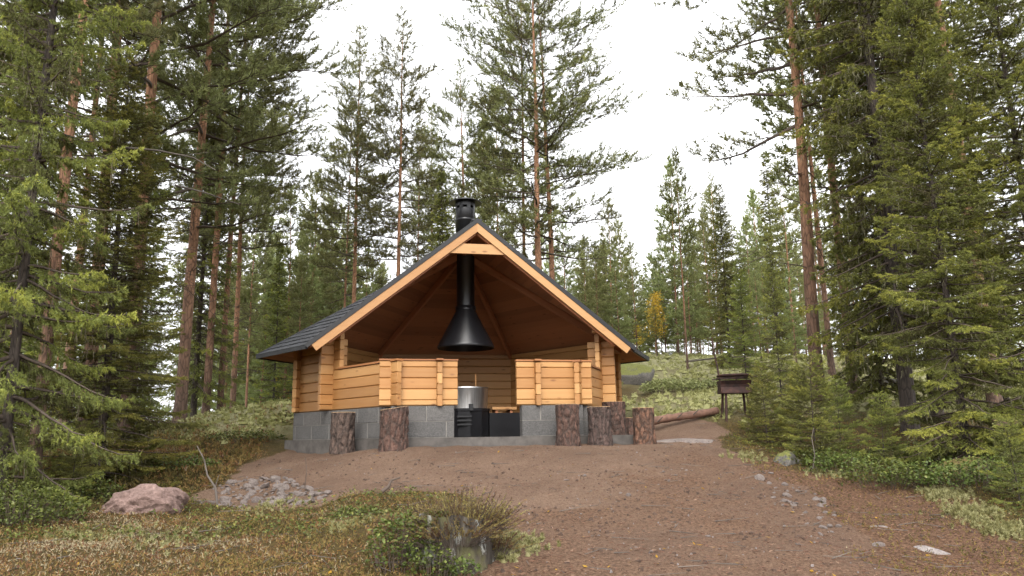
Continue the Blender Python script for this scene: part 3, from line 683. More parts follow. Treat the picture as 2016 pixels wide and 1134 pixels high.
def pine(seed, H, r0, cb, cr, nb, tuft=1., prof='round', dead=14, K=14, mat=None, bend=.12, dens=1., tw=.011, leader=True):
    rng = np.random.default_rng(seed)
    tm, ctr, rad = trunk_mesh('trunk', H, r0, M_bark_pine, rng, bend)
    paths, rads, T0, T1, RN = [], [], [], [], []
    for i in range(nb):
        q = cb + (1-cb)*((i+rng.random()*.9)/nb)**.95; u_ = (q-cb)/(1-cb)
        if prof == 'round': env = (np.sin(np.pi*min(1, u_*.8+.22))**.7)*(1 if u_ < .8 else (1-u_)/.2*.7+.3)
        elif prof == 'cone': env = (1-u_)**.75*.9+.1
        else: env = .55+.45*np.sin(np.pi*min(1, u_*.9+.1)) if u_ < .85 else (1-u_)/.15*.6+.3
        L = max(.25, cr*env*rng.uniform(.6, 1.12)); az = i*2.399+rng.normal(0, .4)
        el = -.15 + .95*u_**1.4 + rng.normal(0, .14); cv = rng.uniform(.1, .5)*(1-u_)
        p = branch_path(ctr(q), az, L, el, cv, 8, rng, .10); rb = min(rad(q)*.55, .012+.016*L)
        paths.append(p); rads.append(np.linspace(rb, .005, 8))
        ns = max(3, int(L*6.5*dens)); 
        for j in range(ns):
            s_ = .22+.78*(j+rng.random())/ns; f = s_*7; k = min(6, int(f)); o = p[k]+(p[k+1]-p[k])*(f-k)
            dr = nrm_(p[k+1]-p[k]); side = (-1)**j; a2 = math.atan2(dr[1], dr[0]) + side*rng.uniform(.45, 1.05)
            l2 = L*rng.uniform(.18, .36)*(1.15-s_*.6)+.12; e2 = math.asin(np.clip(dr[2], -1, 1))*.6 + rng.normal(.18, .2)
            p2 = branch_path(o, a2, l2, e2, .35, 4, rng, .12); paths.append(p2); rads.append(np.array([.007, .005, .004, .003]))
            nt_ = max(2, int(l2*9*dens)); base_r = rng.uniform(.15, .6)
            for m_ in range(nt_+1):
                w_ = .25+.75*(m_+rng.random()*.6)/nt_; w_ = min(w_, 1); f2 = w_*3; k2 = min(2, int(f2)); o2 = p2[k2]+(p2[k2+1]-p2[k2])*(f2-k2)
                ax = nrm_(p2[k2+1]-p2[k2])*.75 + rng.normal(0, .38, 3) + np.array([0, 0, .42]); ax = nrm_(ax)
                T0.append(o2); T1.append(o2+ax*rng.uniform(.09, .19)*tuft); RN.append(base_r + .4*rng.random()*w_ + .1*u_)
    if leader:
        for q in np.linspace(.93, 1, 6):
            for k in range(4): T0.append(ctr(q)); T1.append(ctr(q)+nrm_(np.array([*rng.normal(0, .3, 2), 1]))*.2*tuft); RN.append(.6)
    T0, T1, RN = np.array(T0), np.array(T1), np.array(RN)
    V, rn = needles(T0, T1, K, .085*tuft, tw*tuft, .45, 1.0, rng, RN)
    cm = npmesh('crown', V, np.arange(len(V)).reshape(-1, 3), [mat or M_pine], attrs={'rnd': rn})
    for i in range(dead):                       # bare dead branches below the crown
        q = rng.uniform(.14, cb+.1); L = rng.uniform(.3, 1.)*cr*.75; az = rng.uniform(0, 6.28)
        p = branch_path(ctr(q), az, L, rng.normal(-.05, .25), rng.normal(0, .35), 6, rng, .14); paths.append(p); rads.append(np.linspace(.012, .003, 6))
        for j in range(int(L*5)):
            k = rng.integers(1, 5); p2 = branch_path(p[k], az+rng.choice([-1, 1])*rng.uniform(.4, 1.1), L*rng.uniform(.15, .4), rng.normal(0, .3), 0, 4, rng, .2); paths.append(p2); rads.append(np.array([.006, .005, .004, .002]))
    BV, BF = path_sticks(paths, rads)
    bm_ = npmesh('branches', BV, BF, [M_twig], smooth=True)
    return dict(H=H, parts=[('trunk', tm), ('branches', bm_), ('crown', cm)])

def spruce(seed, H, r0, Rm, step=.28, per=6, z0=.05, K=14, sub=2, ln=.032, wd=.0085, tws=.075, droop=.5, beard=0, pw=.75, young=False, bare=.35, stems=False):
    rng = np.random.default_rng(seed)
    tm, ctr, rad = trunk_mesh('trunk', H, r0, M_bark_spruce, rng, .05, .3)
    paths, rads, P0, P1, RN, LB0, LB1 = [], [], [], [], [], [], []
    z = z0*H; lev = 0
    while z < H*.985:
        u_ = z/H; nb = per if u_ < .85 else max(3, per-2)
        for b_ in range(nb):
            L = Rm*((1-u_)**pw)*rng.uniform(.65, 1.15)+.06; az = lev*1.1+b_*2*np.pi/nb+rng.normal(0, .22)
            el = (.55*u_ - droop*.55*(1-u_)) + rng.normal(0, .12); cv = rng.uniform(.0, .5)*(1-u_)
            if not young and rng.random() < .1: L *= .5
            n = 9; s_ = np.linspace(0, 1, n); e = el - droop*.6*(1-u_)*np.sin(s_*np.pi*.8) + (cv+.25)*s_**2
            d = np.stack([np.cos(az)*np.cos(e), np.sin(az)*np.cos(e), np.sin(e)], -1) + rng.normal(0, .06, (n, 3))
            p = ctr(min(.995, u_+rng.normal(0, .006))) + np.concatenate([np.zeros((1, 3)), np.cumsum(d[:-1], 0)*L/(n-1)], 0)
            paths.append(p); rads.append(np.linspace(min(rad(u_)*.4, .008+.012*L), .003, n))
            b0 = np.clip(rng.normal(.38, .16), 0, 1); bs = bare*(1-u_)*.9 if not young else .08
            nt_ = max(3, int(L*(1-bs)/tws))
            for j in range(nt_):
                q = bs+(1-bs)*(j+rng.random())/nt_; f = q*(n-1); k = min(n-2, int(f)); o = p[k]+(p[k+1]-p[k])*(f-k); dr = nrm_(p[k+1]-p[k])
                side = (-1)**j; lat = nrm_(np.cross(dr, [0, 0, 1.]))*side
                l2 = (.10+.30*L*(1-q)**.8*(.4+.6*min(1, q*3)))*rng.uniform(.6, 1.2)
                d2 = nrm_(dr*rng.uniform(.45, .85) + lat*rng.uniform(.55, .9) + np.array([0, 0, -droop*rng.uniform(.15, .75)]))
                e2 = o + d2*l2 + np.array([0, 0, -droop*.28*l2])
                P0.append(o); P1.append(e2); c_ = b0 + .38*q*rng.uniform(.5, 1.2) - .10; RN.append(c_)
                for m_ in range(sub):
                    w_ = rng.uniform(.25, .9); o3 = o+(e2-o)*w_; l3 = l2*rng.uniform(.3, .55)*(1.2-w_)+.03
                    d3 = nrm_(d2*.8 + lat*rng.normal(0, .5) + dr*rng.normal(.15, .5) + np.array([0, 0, -droop*rng.uniform(0, .8)]))
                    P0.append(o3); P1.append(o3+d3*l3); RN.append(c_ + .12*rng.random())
            P0.append(p[-2]); P1.append(p[-1]+nrm_(p[-1]-p[-2])*.06); RN.append(min(1, b0+.4))
            for j in range(int(beard*L)):
                k = rng.integers(1, n-1); o = p[k]+rng.normal(0, .03, 3); LB0.append(o); LB1.append(o+np.array([rng.normal(0, .03), rng.normal(0, .03), -rng.uniform(.08, .35)]))
        z += step*(1-.45*u_)*rng.uniform(.8, 1.2); lev += 1
    P0, P1, RN = np.array(P0), np.array(P1), np.clip(np.array(RN), 0, 1)
    ll = np.linalg.norm(P1-P0, axis=1)
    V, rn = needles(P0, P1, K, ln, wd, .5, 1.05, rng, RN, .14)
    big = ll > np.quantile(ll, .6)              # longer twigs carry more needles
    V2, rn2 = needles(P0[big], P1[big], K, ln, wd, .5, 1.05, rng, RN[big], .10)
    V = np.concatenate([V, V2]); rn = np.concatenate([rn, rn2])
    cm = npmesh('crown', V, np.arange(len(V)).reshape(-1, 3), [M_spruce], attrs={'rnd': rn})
    BV, BF = path_sticks(paths, rads); SV, SF = sticks(P0, P1, np.full(len(P0), .0035), np.full(len(P0), .0018))
    if not stems: SV, SF = SV[:0], SF[:0]
    bm_ = npmesh('branches', np.concatenate([BV, SV]), np.concatenate([BF, SF+len(BV)]), [M_twig], smooth=True)
    parts = [('trunk', tm), ('branches', bm_), ('crown', cm)]
    if LB0:
        V, rn = needles(np.array(LB0), np.array(LB1), 5, .10, .012, .05, .4, rng, rng.random(len(LB0)))
        V[:, 2] -= 0; parts.append(('beard_lichen', npmesh('beard_lichen', V, np.arange(len(V)).reshape(-1, 3), [M_beard], attrs={'rnd': rn})))
    return dict(H=H, parts=parts)

PROTO = {
    'pine_a': pine(11, 18, .115, .38, 2.4, 66, 1.15, 'round', 18, 14, dens=1.4, tw=.0155),
    'pine_b': pine(12, 18, .105, .34, 2.1, 80, 1.2, 'round', 16, 14, dens=1.3, tw=.016),
    'pine_c': pine(13, 17, .125, .24, 2.9, 66, 1.12, 'flat', 16, 13, bend=.25, dens=1.45, tw=.0155),
    'pine_f': pine(16, 17, .12, .30, 2.9, 52, 1.2, 'flat', 22, 14, bend=.3, dens=1.1, tw=.0155),
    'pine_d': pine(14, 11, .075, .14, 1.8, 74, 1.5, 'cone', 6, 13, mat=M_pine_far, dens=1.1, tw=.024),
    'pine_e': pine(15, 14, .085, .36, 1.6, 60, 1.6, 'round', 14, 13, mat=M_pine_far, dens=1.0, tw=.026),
    'spruce_near': spruce(21, 12, .085, 1.75, .27, 6, .03, 15, 3, .042, .011, .055, .42, beard=3, pw=.6, bare=.12),
    'spruce_young': spruce(22, 6.5, .05, 1.3, .22, 6, .03, 14, 2, .038, .011, .055, .35, pw=.85, young=True),
    'spruce_old': spruce(23, 16, .12, 1.7, .30, 6, .10, 12, 3, .055, .016, .085, .7, beard=9, pw=.5, bare=.2),
    'spruce_far': spruce(24, 11, .07, 1.45, .32, 6, .05, 12, 2, .07, .024, .11, .5, pw=.85, bare=.15),
    'spruce_sapling': spruce(25, 1.5, .014, .5, .11, 5, .04, 18, 2, .028, .007, .045, .1, pw=.8, young=True),
}
def tree(kind, px, d, H=None, ytop=None, rz=0., label=None, group=None, name=None, sxy=1., lean=(0, 0)):
    P = PROTO[kind]; p = at(px, 860, d); z = gz(p[0], p[1])
    if ytop is not None: H = at(px, ytop, d)[2]-z
    s_ = H/P['H']
    nm = name or ('pine_tree' if 'pine' in kind else 'spruce_tree')
    e = empty(nm, (p[0], p[1], z-.03), rz, label, 'tree', group)
    e.rotation_euler = (lean[0], lean[1], rz)
    e.scale = (s_*sxy, s_*sxy, s_)
    for n_, me in P['parts']:
        o = bpy.data.objects.new(n_, me); col.objects.link(o); o.parent = e
        if n_ != 'trunk': o['kind'] = 'stuff'
    return e
#TREES#
T = tree
T('spruce_near', 12, 7.0, 11.5, rz=.4, sxy=.62, label='large drooping spruce at the left edge of the picture, nearest the camera')
T('spruce_near', 200, 8.9, 5.2, rz=2.6, sxy=1.45, label='bushy green spruce left of the pink boulder, beside the largest spruce')
T('spruce_near', -150, 8.5, 12, rz=4.0, label='spruce at the far left margin, mostly outside the picture')
T('pine_a', 72, 8.3, 15, rz=.3, sxy=.72, label='orange barked pine rising behind the leftmost spruce')
T('pine_a', 165, 13.2, 19, rz=2.2, label='tall orange pine, second trunk from the left edge')
T('pine_b', 120, 16, 17, rz=1.2, label='slender pine standing behind the second orange trunk on the left')
T('pine_c', 245, 12.6, 16.5, rz=3.5, label='broad crowned pine with long low limbs left of the open sky')
T('pine_c', 352, 14.6, 15.5, rz=5.2, label='wide pine whose dense crown edges the open sky at left')
T('pine_a', 402, 17.2, 14.5, rz=1.0, label='reddish pine trunk just left of the hut, first of three together')
T('pine_b', 430, 18.2, 14, rz=2.0, label='reddish pine trunk left of the hut, middle of three together')
T('pine_a', 455, 20.5, 13.2, rz=3.0, label='pine trunk left of the hut, thinnest and rearmost of three together')
T('spruce_old', 378, 17.5, 9.6, rz=1.0, label='dark hanging spruce in front of the three reddish pine trunks')
T('spruce_old', 250, 12.6, 6.0, rz=2.0, label='dark spruce filling the gap between bushy spruce and pine trunks')
T('spruce_far', -20, 12, 9, rz=2.0, label='dark spruce behind the leftmost large spruce')
LEFTROW = [(482,25,395,'pine_e','slim pine nearest the left forest in the row left of the hut roof'),(512,30,420,'pine_d','small bushy pine second in the row left of the hut roof'),(556,27,375,'pine_e','slim straight pine above the tip of the left eave'),(590,33,420,'pine_d','low bushy pine behind the left roof edge'),(606,28,345,'pine_d','pointed light green pine, tallest in the sky gap left of the roof'),(640,31,395,'pine_e','slim pine over the lower left roof slope'),(662,34,420,'pine_d','bushy pine touching the left one of the tall narrow pines'),(535,22,470,'spruce_far','small dark spruce just left of the hut eave')]
for i, (px, d, yt, k, lab) in enumerate(LEFTROW): T(k, px, d, ytop=yt, rz=i*1.7, label=lab, group='row of trees left of the hut roof')
T('pine_b', 688, 22.5, ytop=62, rz=.5, sxy=1.15, label='tall narrow pine with pointed top, left one behind the roof')
T('pine_b', 672, 24.5, ytop=180, rz=2.5, sxy=.8, label='thin pine pressed against the tall narrow pine behind the roof')
T('pine_b', 782, 21.0, ytop=25, rz=3.4, sxy=1.15, label='tallest narrow pine behind the left roof slope with reddish trunk')
T('pine_b', 818, 26, ytop=235, rz=1.4, sxy=.8, label='thin pine right of the tallest narrow pine')
T('pine_b', 850, 28, ytop=215, rz=4.4, sxy=.8, label='thin pole pine between tallest narrow pine and chimney')
T('pine_a', 915, 20.0, ytop=120, rz=.9, sxy=1.05, label='dense rounded pine directly behind the chimney')
T('pine_e', 955, 27, ytop=235, rz=.2, sxy=.9, label='thin pine trunk just right of the chimney')
T('pine_e', 985, 25, ytop=180, rz=4.2, sxy=.9, label='thin pine between chimney and the big twin pines')
T('pine_b', 1040, 19.0, ytop=-60, rz=2.9, sxy=.9, label='orange pine trunk left of the big twin pines')
T('pine_f', 1074, 17.0, ytop=-90, rz=.0, sxy=1.25, label='big pine with wide crown behind the right roof slope')
T('pine_f', 1092, 17.8, ytop=-40, rz=3.6, sxy=1.15, label='second of the big twin pines, dark trunk on the right')
T('spruce_far', 872, 19, ytop=330, rz=.7, label='dark small spruce left of the chimney')
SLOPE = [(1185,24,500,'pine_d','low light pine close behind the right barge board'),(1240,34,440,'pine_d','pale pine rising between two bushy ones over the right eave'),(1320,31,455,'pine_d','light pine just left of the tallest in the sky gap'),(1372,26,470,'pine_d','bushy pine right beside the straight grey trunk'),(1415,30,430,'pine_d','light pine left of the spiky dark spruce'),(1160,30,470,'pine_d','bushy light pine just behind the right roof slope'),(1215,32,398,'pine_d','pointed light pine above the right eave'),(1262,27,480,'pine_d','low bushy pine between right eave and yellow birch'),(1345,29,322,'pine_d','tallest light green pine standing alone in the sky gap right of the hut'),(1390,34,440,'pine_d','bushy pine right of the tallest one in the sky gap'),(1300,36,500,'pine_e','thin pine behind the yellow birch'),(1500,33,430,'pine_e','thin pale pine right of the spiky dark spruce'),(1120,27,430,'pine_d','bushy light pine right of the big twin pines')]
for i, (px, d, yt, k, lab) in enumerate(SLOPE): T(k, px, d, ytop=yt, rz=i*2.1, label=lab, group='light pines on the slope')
T('pine_e', 1362, 20.5, ytop=300, rz=.6, sxy=.8, label='straight grey pine trunk on the lichen slope above the barbecue')
T('spruce_young', 1448, 21, ytop=358, rz=.4, sxy=.85, label='slender dark spruce with spiky top right of the sky gap')
T('spruce_young', 1545, 10.6, ytop=440, rz=.2, sxy=.62, label='green young spruce right behind the barbecue')
T('spruce_young', 1478, 14.5, ytop=480, rz=1.8, sxy=.8, label='dark spruce behind the barbecue to its right')
T('pine_f', 1618, 13.2, 16.6, rz=2.4, sxy=.98, label='red barked pine with limbs reaching left over the sky gap')
T('pine_a', 1690, 14.4, 17, rz=4.0, sxy=.85, label='red pine trunk, second to the right of the sky gap')
T('pine_e', 1650, 19, 13, rz=4.0, label='thin leaning pine between the two red pine trunks')
T('spruce_old', 1795, 11.0, 14.5, rz=.8, label='tall spruce hung with grey beard lichen in the right forest')
T('spruce_old', 1850, 12.2, 14, rz=3.3, sxy=.9, label='spruce hung with lichen just right of the tallest bearded spruce')
T('pine_c', 1968, 12.2, 15.5, rz=.4, label='pine with big crooked limbs at the right edge')
T('spruce_near', 1900, 8.5, 6.4, rz=1.0, sxy=1.05, label='large bushy spruce in the right foreground beside the moss hummock')
T('spruce_near', 2085, 8.4, 7.5, rz=5.0, label='spruce at the right margin of the picture')
T('spruce_far', 1745, 12.5, 7.5, rz=5.0, label='mid green spruce between red pines and bearded spruces')
T('spruce_far', 1990, 15, 10, rz=2.0, label='spruce behind the crooked limbed pine at the right edge')
for i, (px, d, h) in enumerate([(1600,8.8,1.25),(1575,9.6,1.0),(1655,9.4,.9),(1512,9.9,1.0),(1990,6.6,.75),(1490,10.7,.6),(1735,8.6,.8),(270,9.4,.9),(150,7.6,.8)]):
    T('spruce_sapling', px, d, h, rz=i*1.1, label=['knee high spruce sapling left of the mossy flat stone','small spruce sapling behind the mossy flat stone','short spruce sapling right of the mossy flat stone','spruce sapling beside the path under the barbecue','low spruce sapling at the lower right edge','tiny spruce sapling nearest the barbecue legs','small spruce sapling in front of the large right spruce','small spruce sapling at the foot of the left slope','low spruce sapling left of the boulder'][i], name='spruce_sapling')
rngF = np.random.default_rng(77); pos = []
tries = 0
while len(pos) < 165 and tries < 4000:
    tries += 1
    low = len(pos) > 84
    d = rngF.uniform(24, 46) if low else rngF.uniform(26, 70); px = (rngF.uniform(420, 780) if rngF.random() < .5 else rngF.uniform(1080, 1640)) if low else rngF.uniform(-60, 2080)
    p = at(px, 860, d)
    if all((p[0]-q[0])**2+(p[1]-q[1])**2 > (2.2 if low else 5.0) for q in pos):
        pos.append(p); k = rngF.choice(['pine_e', 'pine_e', 'pine_d', 'pine_b', 'spruce_far'])
        ylim = 440+rngF.uniform(0, 90) if 480 < px < 1420 else rngF.uniform(200, 480)
        if 1240 < px < 1420 or 540 < px < 650: ylim += 50
        if low: ylim = rngF.uniform(470, 640); k = rngF.choice(['pine_d', 'pine_e'])
        z = gz(p[0], p[1]); H = min(at(px, ylim, d)[2]-z, rngF.uniform(11, 16))
        T(k, px, d, H, rz=rngF.uniform(0, 6), label='distant %s %s' % ('spruce' if k == 'spruce_far' else 'pine', next(t for lim, t in ((480, 'deep in the forest on the left'), (760, 'in the thin forest seen left of the hut roof'), (1000, 'behind the left half of the hut roof'), (1230, 'behind the right half of the hut roof'), (1480, 'on the lichen slope in the sky gap right of the hut'), (9999, 'deep in the forest on the right')) if px < lim)), group='far pines' if k != 'spruce_far' else 'far spruces')
#P3START#
# ------------------------------------------------------------------ birch, rocks, stones, plants
def birch():
    rng = np.random.default_rng(5); H = 6.5
    tm, ctr, rad = trunk_mesh('trunk', H, .045, M_bark_spruce, rng, .15, .2)
    paths, rads, LP = [], [], []
    for i in range(40):
        q = .3+.7*(i+rng.random())/40; p = branch_path(ctr(q), i*2.4, 1.7*(1-q)**.6*rng.uniform(.5, 1)+.35, .6, -.3, 6, rng, .12); paths.append(p); rads.append(np.linspace(.008, .002, 6))
        for k in range(38): LP.append(p[rng.integers(1, 6)]+rng.normal(0, .16, 3))
    BV, BF = path_sticks(paths, rads); LP = np.array(LP)
    V, rn = needles(LP, LP+rng.normal(0, .03, LP.shape), 2, .10, .085, .2, 1.2, rng, rng.random(len(LP)))
    return dict(H=H, parts=[('trunk', tm), ('branches', npmesh('branches', BV, BF, [M_twig])), ('crown', npmesh('crown', V, np.arange(len(V)).reshape(-1, 3), [M_birch], attrs={'rnd': rn}))])
PROTO['birch'] = birch()
tree('birch', 1303, 26, ytop=578, label='young birch with bright yellow autumn leaves on the far slope', name='birch_tree')
tree('birch', 1268, 28, ytop=632, rz=2, label='smaller yellow birch left of the bright one on the slope', name='birch_tree')
tree('birch', 545, 30, ytop=735, rz=1, label='low yellow leaved birch seen under the left eave', name='birch_tree')

def rock_mat(name, cols, lich=.0, moss=.0):
    m, n, b = new_mat(name)
    g = noise(n, objco(n, (5, 5, 5)), 1, 6, .65); f = noise(n, objco(n, (40, 40, 40)), 1, 4, .7)
    c = ramp(n, g, [(.3, cols[0]), (.55, cols[1]), (.75, cols[2])]); c = mixc(n, .3, c, ramp(n, f, [(.35, tuple(.35*x for x in cols[0])), (.7, tuple(min(1, 1.4*x) for x in cols[2]))]))
    if lich: c = mixc(n, ramp(n, noise(n, objco(n, (9, 9, 9)), 1, 5, .7), [(1-lich-.08, (0,)*3), (1-lich, (1,)*3)]), c, (.30, .29, .25))
    if moss:
        ge = n.nodes.new('ShaderNodeNewGeometry'); sx = n.nodes.new('ShaderNodeSeparateXYZ'); n.links.new(ge.outputs['Normal'], sx.inputs[0])
        mf = ramp(n, math_(n, 'ADD', math_(n, 'MULTIPLY', sx.outputs['Z'], moss), math_(n, 'MULTIPLY', math_(n, 'SUBTRACT', g, .5), 1.2)), [(.4, (0,)*3), (.55, (1,)*3)])
        c = mixc(n, mf, c, ramp(n, f, [(.3, (.06, .07, .015)), (.7, (.2, .2, .05))]))
    n.links.new(c, b.inputs['Base Color']); b.inputs['Roughness'].default_value = .9; bump(n, b, math_(n, 'ADD', g, math_(n, 'MULTIPLY', f, .4)), .7, .03); return m
M_rock_pink = rock_mat('pink_granite', ((.10, .06, .05), (.21, .135, .115), (.31, .215, .185)), .06)
M_rock_grey = rock_mat('grey_granite', ((.09, .068, .06), (.21, .17, .15), (.36, .305, .275)), .2)
M_rock_moss = rock_mat('mossy_granite', ((.05, .048, .042), (.11, .10, .09), (.19, .175, .155)), .2, .8)
M_rock_pale = rock_mat('pale_rock', ((.14, .12, .11), (.22, .19, .18), (.34, .30, .28)), .15)
def ico(sub):
    import bmesh
    bm = bmesh.new(); bmesh.ops.create_icosphere(bm, subdivisions=sub, radius=1); V = np.array([v.co[:] for v in bm.verts]); F = np.array([[v.index for v in f.verts] for f in bm.faces]); bm.free(); return V, F
IC = {k: ico(k) for k in (1, 2, 3, 4, 5)}
def rock_mesh(seed, size, sub=4, rough=.25, mat=None, angular=.5, smooth=True):
    V, F = IC[sub]; rng = np.random.default_rng(seed); V = V.copy()
    for k in range(int(10*angular)+4):           # planar cuts give broken faces
        n_ = nrm_(rng.normal(size=3)); h = rng.uniform(.55, .9); d = V @ n_; V -= np.outer(np.clip(d-h, 0, None), n_)*.9
    nz_ = fbm(V[:, 0]*1.7+seed, V[:, 1]*1.7+V[:, 2]*1.3, seed)*.5 + fbm(V[:, 0]*5+V[:, 2]*3, V[:, 1]*5+seed, seed+3)*.18
    V = V*(1+rough*nz_)[:, None]*np.array(size)
    return npmesh('stone', V, F, [mat or M_rock_grey], smooth=smooth)
def put(name, me, px, py, d, sink=0., rz=0., label=None, cat='stone', group=None, z=None, sc=1., rx=0.):
    p = at(px, py, d); zz = gz(p[0], p[1]) if z is None else z
    o = link(name, me); o.location = (p[0], p[1], zz-sink); o.rotation_euler = (rx, 0, rz); o.scale = (sc,)*3; return tag(o, label, cat, group)
# the pink boulder: a high lump with a lower snout on its left
V, F = IC[5]; V = V.copy(); x = V[:, 0]
V[:, 2] *= np.where(x < -.1, .72+.28*np.clip((x+1)/.9, 0, 1), 1.0)
V[:, 2] = np.where(V[:, 2] > .6, .6+(V[:, 2]-.6)*.45, V[:, 2])
V[:, 2] -= .28*np.clip(-x-.25, 0, 1)
nz_ = .3*fbm(V[:, 0]*2+3, V[:, 1]*2+V[:, 2]*2, 3)+.10*fbm(V[:, 0]*7, V[:, 2]*7+V[:, 1]*5, 8)
V = V*(1+nz_)[:, None]*np.array([.325, .28, .20])
put('boulder', npmesh('boulder', V, F, [M_rock_pink], smooth=True), 285, 985, 6.9, -.035, -.1, 'rounded pink granite boulder on the left of the yard', 'boulder')
put('flat_stone', rock_mesh(31, (.24, .2, .16), 4, .5, M_rock_moss, 1.2), 1543, 905, 8.7, .05, .3, 'flat mossy stone at the path edge under the spruce saplings')
put('boulder', rock_mesh(32, (.62, .5, .42), 4, .3, M_rock_moss), 1250, 735, 18.6, -.12, .3, 'grey lichened boulder on the slope right of the hut eave', 'boulder')
put('flat_rock', rock_mesh(33, (.13, .17, .05), 4, .35, M_rock_pale), 1822, 1055, 5.65, .025, .6, 'pale flat rock embedded in the needle litter at lower right')
put('flat_rock', rock_mesh(34, (.75, .5, .07), 4, .3, M_rock_grey), 1380, 858, 10.7, .088, .1, 'low bare granite patch on the path below the felled log')
put('flat_rock', rock_mesh(35, (.15, .12, .03), 4, .4, M_rock_grey), 1720, 1020, 6.2, .018, .1, 'thin grey rock showing through the litter above the pale flat rock')
put('boulder', rock_mesh(36, (.5, .4, .3), 4, .3, M_rock_moss), 1750, 770, 17.5, .0, .3, 'mossy boulder among the red pine trunks', 'boulder')
# stones that can be told apart
SM = [rock_mesh(50+k, (1, rs, hs_), 2, .35, M_rock_grey, 1.2, False) for k, (rs, hs_) in enumerate([(.8, .5), (.7, .6), (.9, .4), (.6, .45), (.75, .7), (.85, .35)])]
rs_ = np.random.default_rng(9)
def to_g(px, py): return to_ground(px, py)
def stones(n, poly, s0, s1, label, group, name='stone', pile=0.):
    k = 0
    xs = [p[0] for p in poly]; ys = [p[1] for p in poly]
    while k < n:
        px, py = rs_.uniform(min(xs), max(xs)), rs_.uniform(min(ys), max(ys))
        if not in_poly(np.array([px]), np.array([py]), poly)[0]: continue
        p = to_g(px, py); s_ = s0*(s1/s0)**(rs_.random()**1.6)/2
        o = link(name, SM[k % 6]); o.location = (p[0], p[1], gz(p[0], p[1])+s_*.05+pile*rs_.random()); o.rotation_euler = (rs_.normal(0, .25), rs_.normal(0, .25), rs_.uniform(0, 6.3)); o.scale = (s_, s_, s_)
        tag(o, label, 'stone', group); k += 1
stones(200, [(385,985),(430,955),(480,940),(560,945),(650,970),(655,992),(560,1000),(400,1002)], .04, .17, 'broken grey rubble stone in the heap left of the soil yard', 'rubble heap stones', 'rubble_stone', .01)
stones(60, [(1465,930),(1510,930),(1620,980),(1680,1050),(1620,1060),(1520,985)], .025, .11, 'small grey stone in the row running down the right of the yard', 'row of small stones')
stones(26, [(1000,940),(1420,900),(1500,960),(1700,1110),(1000,1120)], .02, .06, 'loose pebble lying singly on the bare soil yard', 'loose pebbles')
stones(14, [(1290,925),(1370,915),(1360,945),(1300,950)], .02, .06, 'pebble in the little cluster below the rightmost stump', 'pebble cluster')
def one(px, py, s_, k, lab):
    p = to_g(px, py); o = link('stone', SM[k]); o.location = (p[0], p[1], gz(p[0], p[1])+s_*.1); o.scale = (s_,)*3; o.rotation_euler = (0, 0, k*1.1); tag(o, lab, 'stone')
one(1237, 978, .042, 1, 'single pale stone in the middle of the soil yard')
one(1394, 1058, .03, 2, 'single grey stone on the soil in the lower right yard')
one(1494, 944, .075, 4, 'largest stone at the top of the stone row on the right')
one(1730, 1072, .055, 0, 'dark stone left of the pale flat rock')
one(1115, 946, .035, 5, 'small white stone on the soil straight below the door')

M_leaf = foliage_mat('berry_leaves', [(0, (.035, .045, .012)), (.5, (.09, .115, .025)), (.85, (.18, .20, .05)), (1, (.26, .24, .06))], .2, .4)
M_moss = foliage_mat('moss_fuzz', [(0, (.06, .055, .02)), (.3, (.17, .15, .042)), (.5, (.30, .225, .07)), (.72, (.26, .145, .058)), (.88, (.13, .06, .035)), (1, (.40, .35, .21))], .25, .8)
M_lichen = foliage_mat('reindeer_lichen', [(0, (.11, .10, .034)), (.5, (.235, .22, .092)), (1, (.35, .33, .17))], .15, .9)
M_lit = foliage_mat('needle_litter', [(0, (.06, .03, .019)), (.5, (.155, .082, .048)), (.85, (.28, .165, .095)), (1, (.44, .31, .20))], .0, .9)
M_heather = foliage_mat('heather_sprigs', [(0, (.09, .04, .025)), (.45, (.17, .12, .045)), (1, (.30, .25, .085))], .2, .8)
def leaves(P, size, rng, rnd, up=.6):
    N = len(P); d = nrm_(rng.normal(size=(N, 3))*[1, 1, .5]); n_ = nrm_(rng.normal(size=(N, 3))*(1-up)+[0, 0, up]); s_ = nrm_(np.cross(d, n_)); L = size*rng.uniform(.6, 1.3, (N, 1))
    V = np.stack([P, P+d*L*.5+s_*L*.32, P+d*L+n_*L*.05, P+d*L*.5-s_*L*.32], 1).reshape(-1, 3)
    return V, np.arange(N*4).reshape(-1, 4), np.repeat(rnd, 4)
def shrub(name, px, py, d, rx, ry, h, n, size, seed, label, cat='shrub', z=None, dz=0., mat=None, group=None):
    rng = np.random.default_rng(seed); p = at(px, py, d); zz = gz(p[0], p[1]) if z is None else z
    e = empty(name, (p[0], p[1], zz+dz), 0, label, cat, group)
    a = rng.uniform(0, 6.283, n); r_ = np.sqrt(rng.random(n)); u_ = rng.random(n)**.6
    lump = .75+.5*vnoise(np.cos(a)*r_*3+9, np.sin(a)*r_*3+9, seed)
    P = np.stack([rx*r_*np.cos(a), ry*r_*np.sin(a), h*np.sqrt(np.maximum(0, 1-r_**2*.85))*u_*lump], -1)
    V, F, rn = leaves(P, size, rng, np.clip(.15+.6*u_*rng.random(n)+.2*rng.random(n), 0, 1))
    link('leaves', npmesh('leaves', V, F, [mat or M_leaf], attrs={'rnd': rn}), e)
    k = rng.choice(n, max(12, n//14)); B = P[k]*[.7, .7, 0]-[0, 0, .03]; SV, SF = sticks(B, P[k], np.full(len(k), .0025), np.full(len(k), .0012))
    link('stems', npmesh('stems', SV, SF, [M_twig]), e); return e
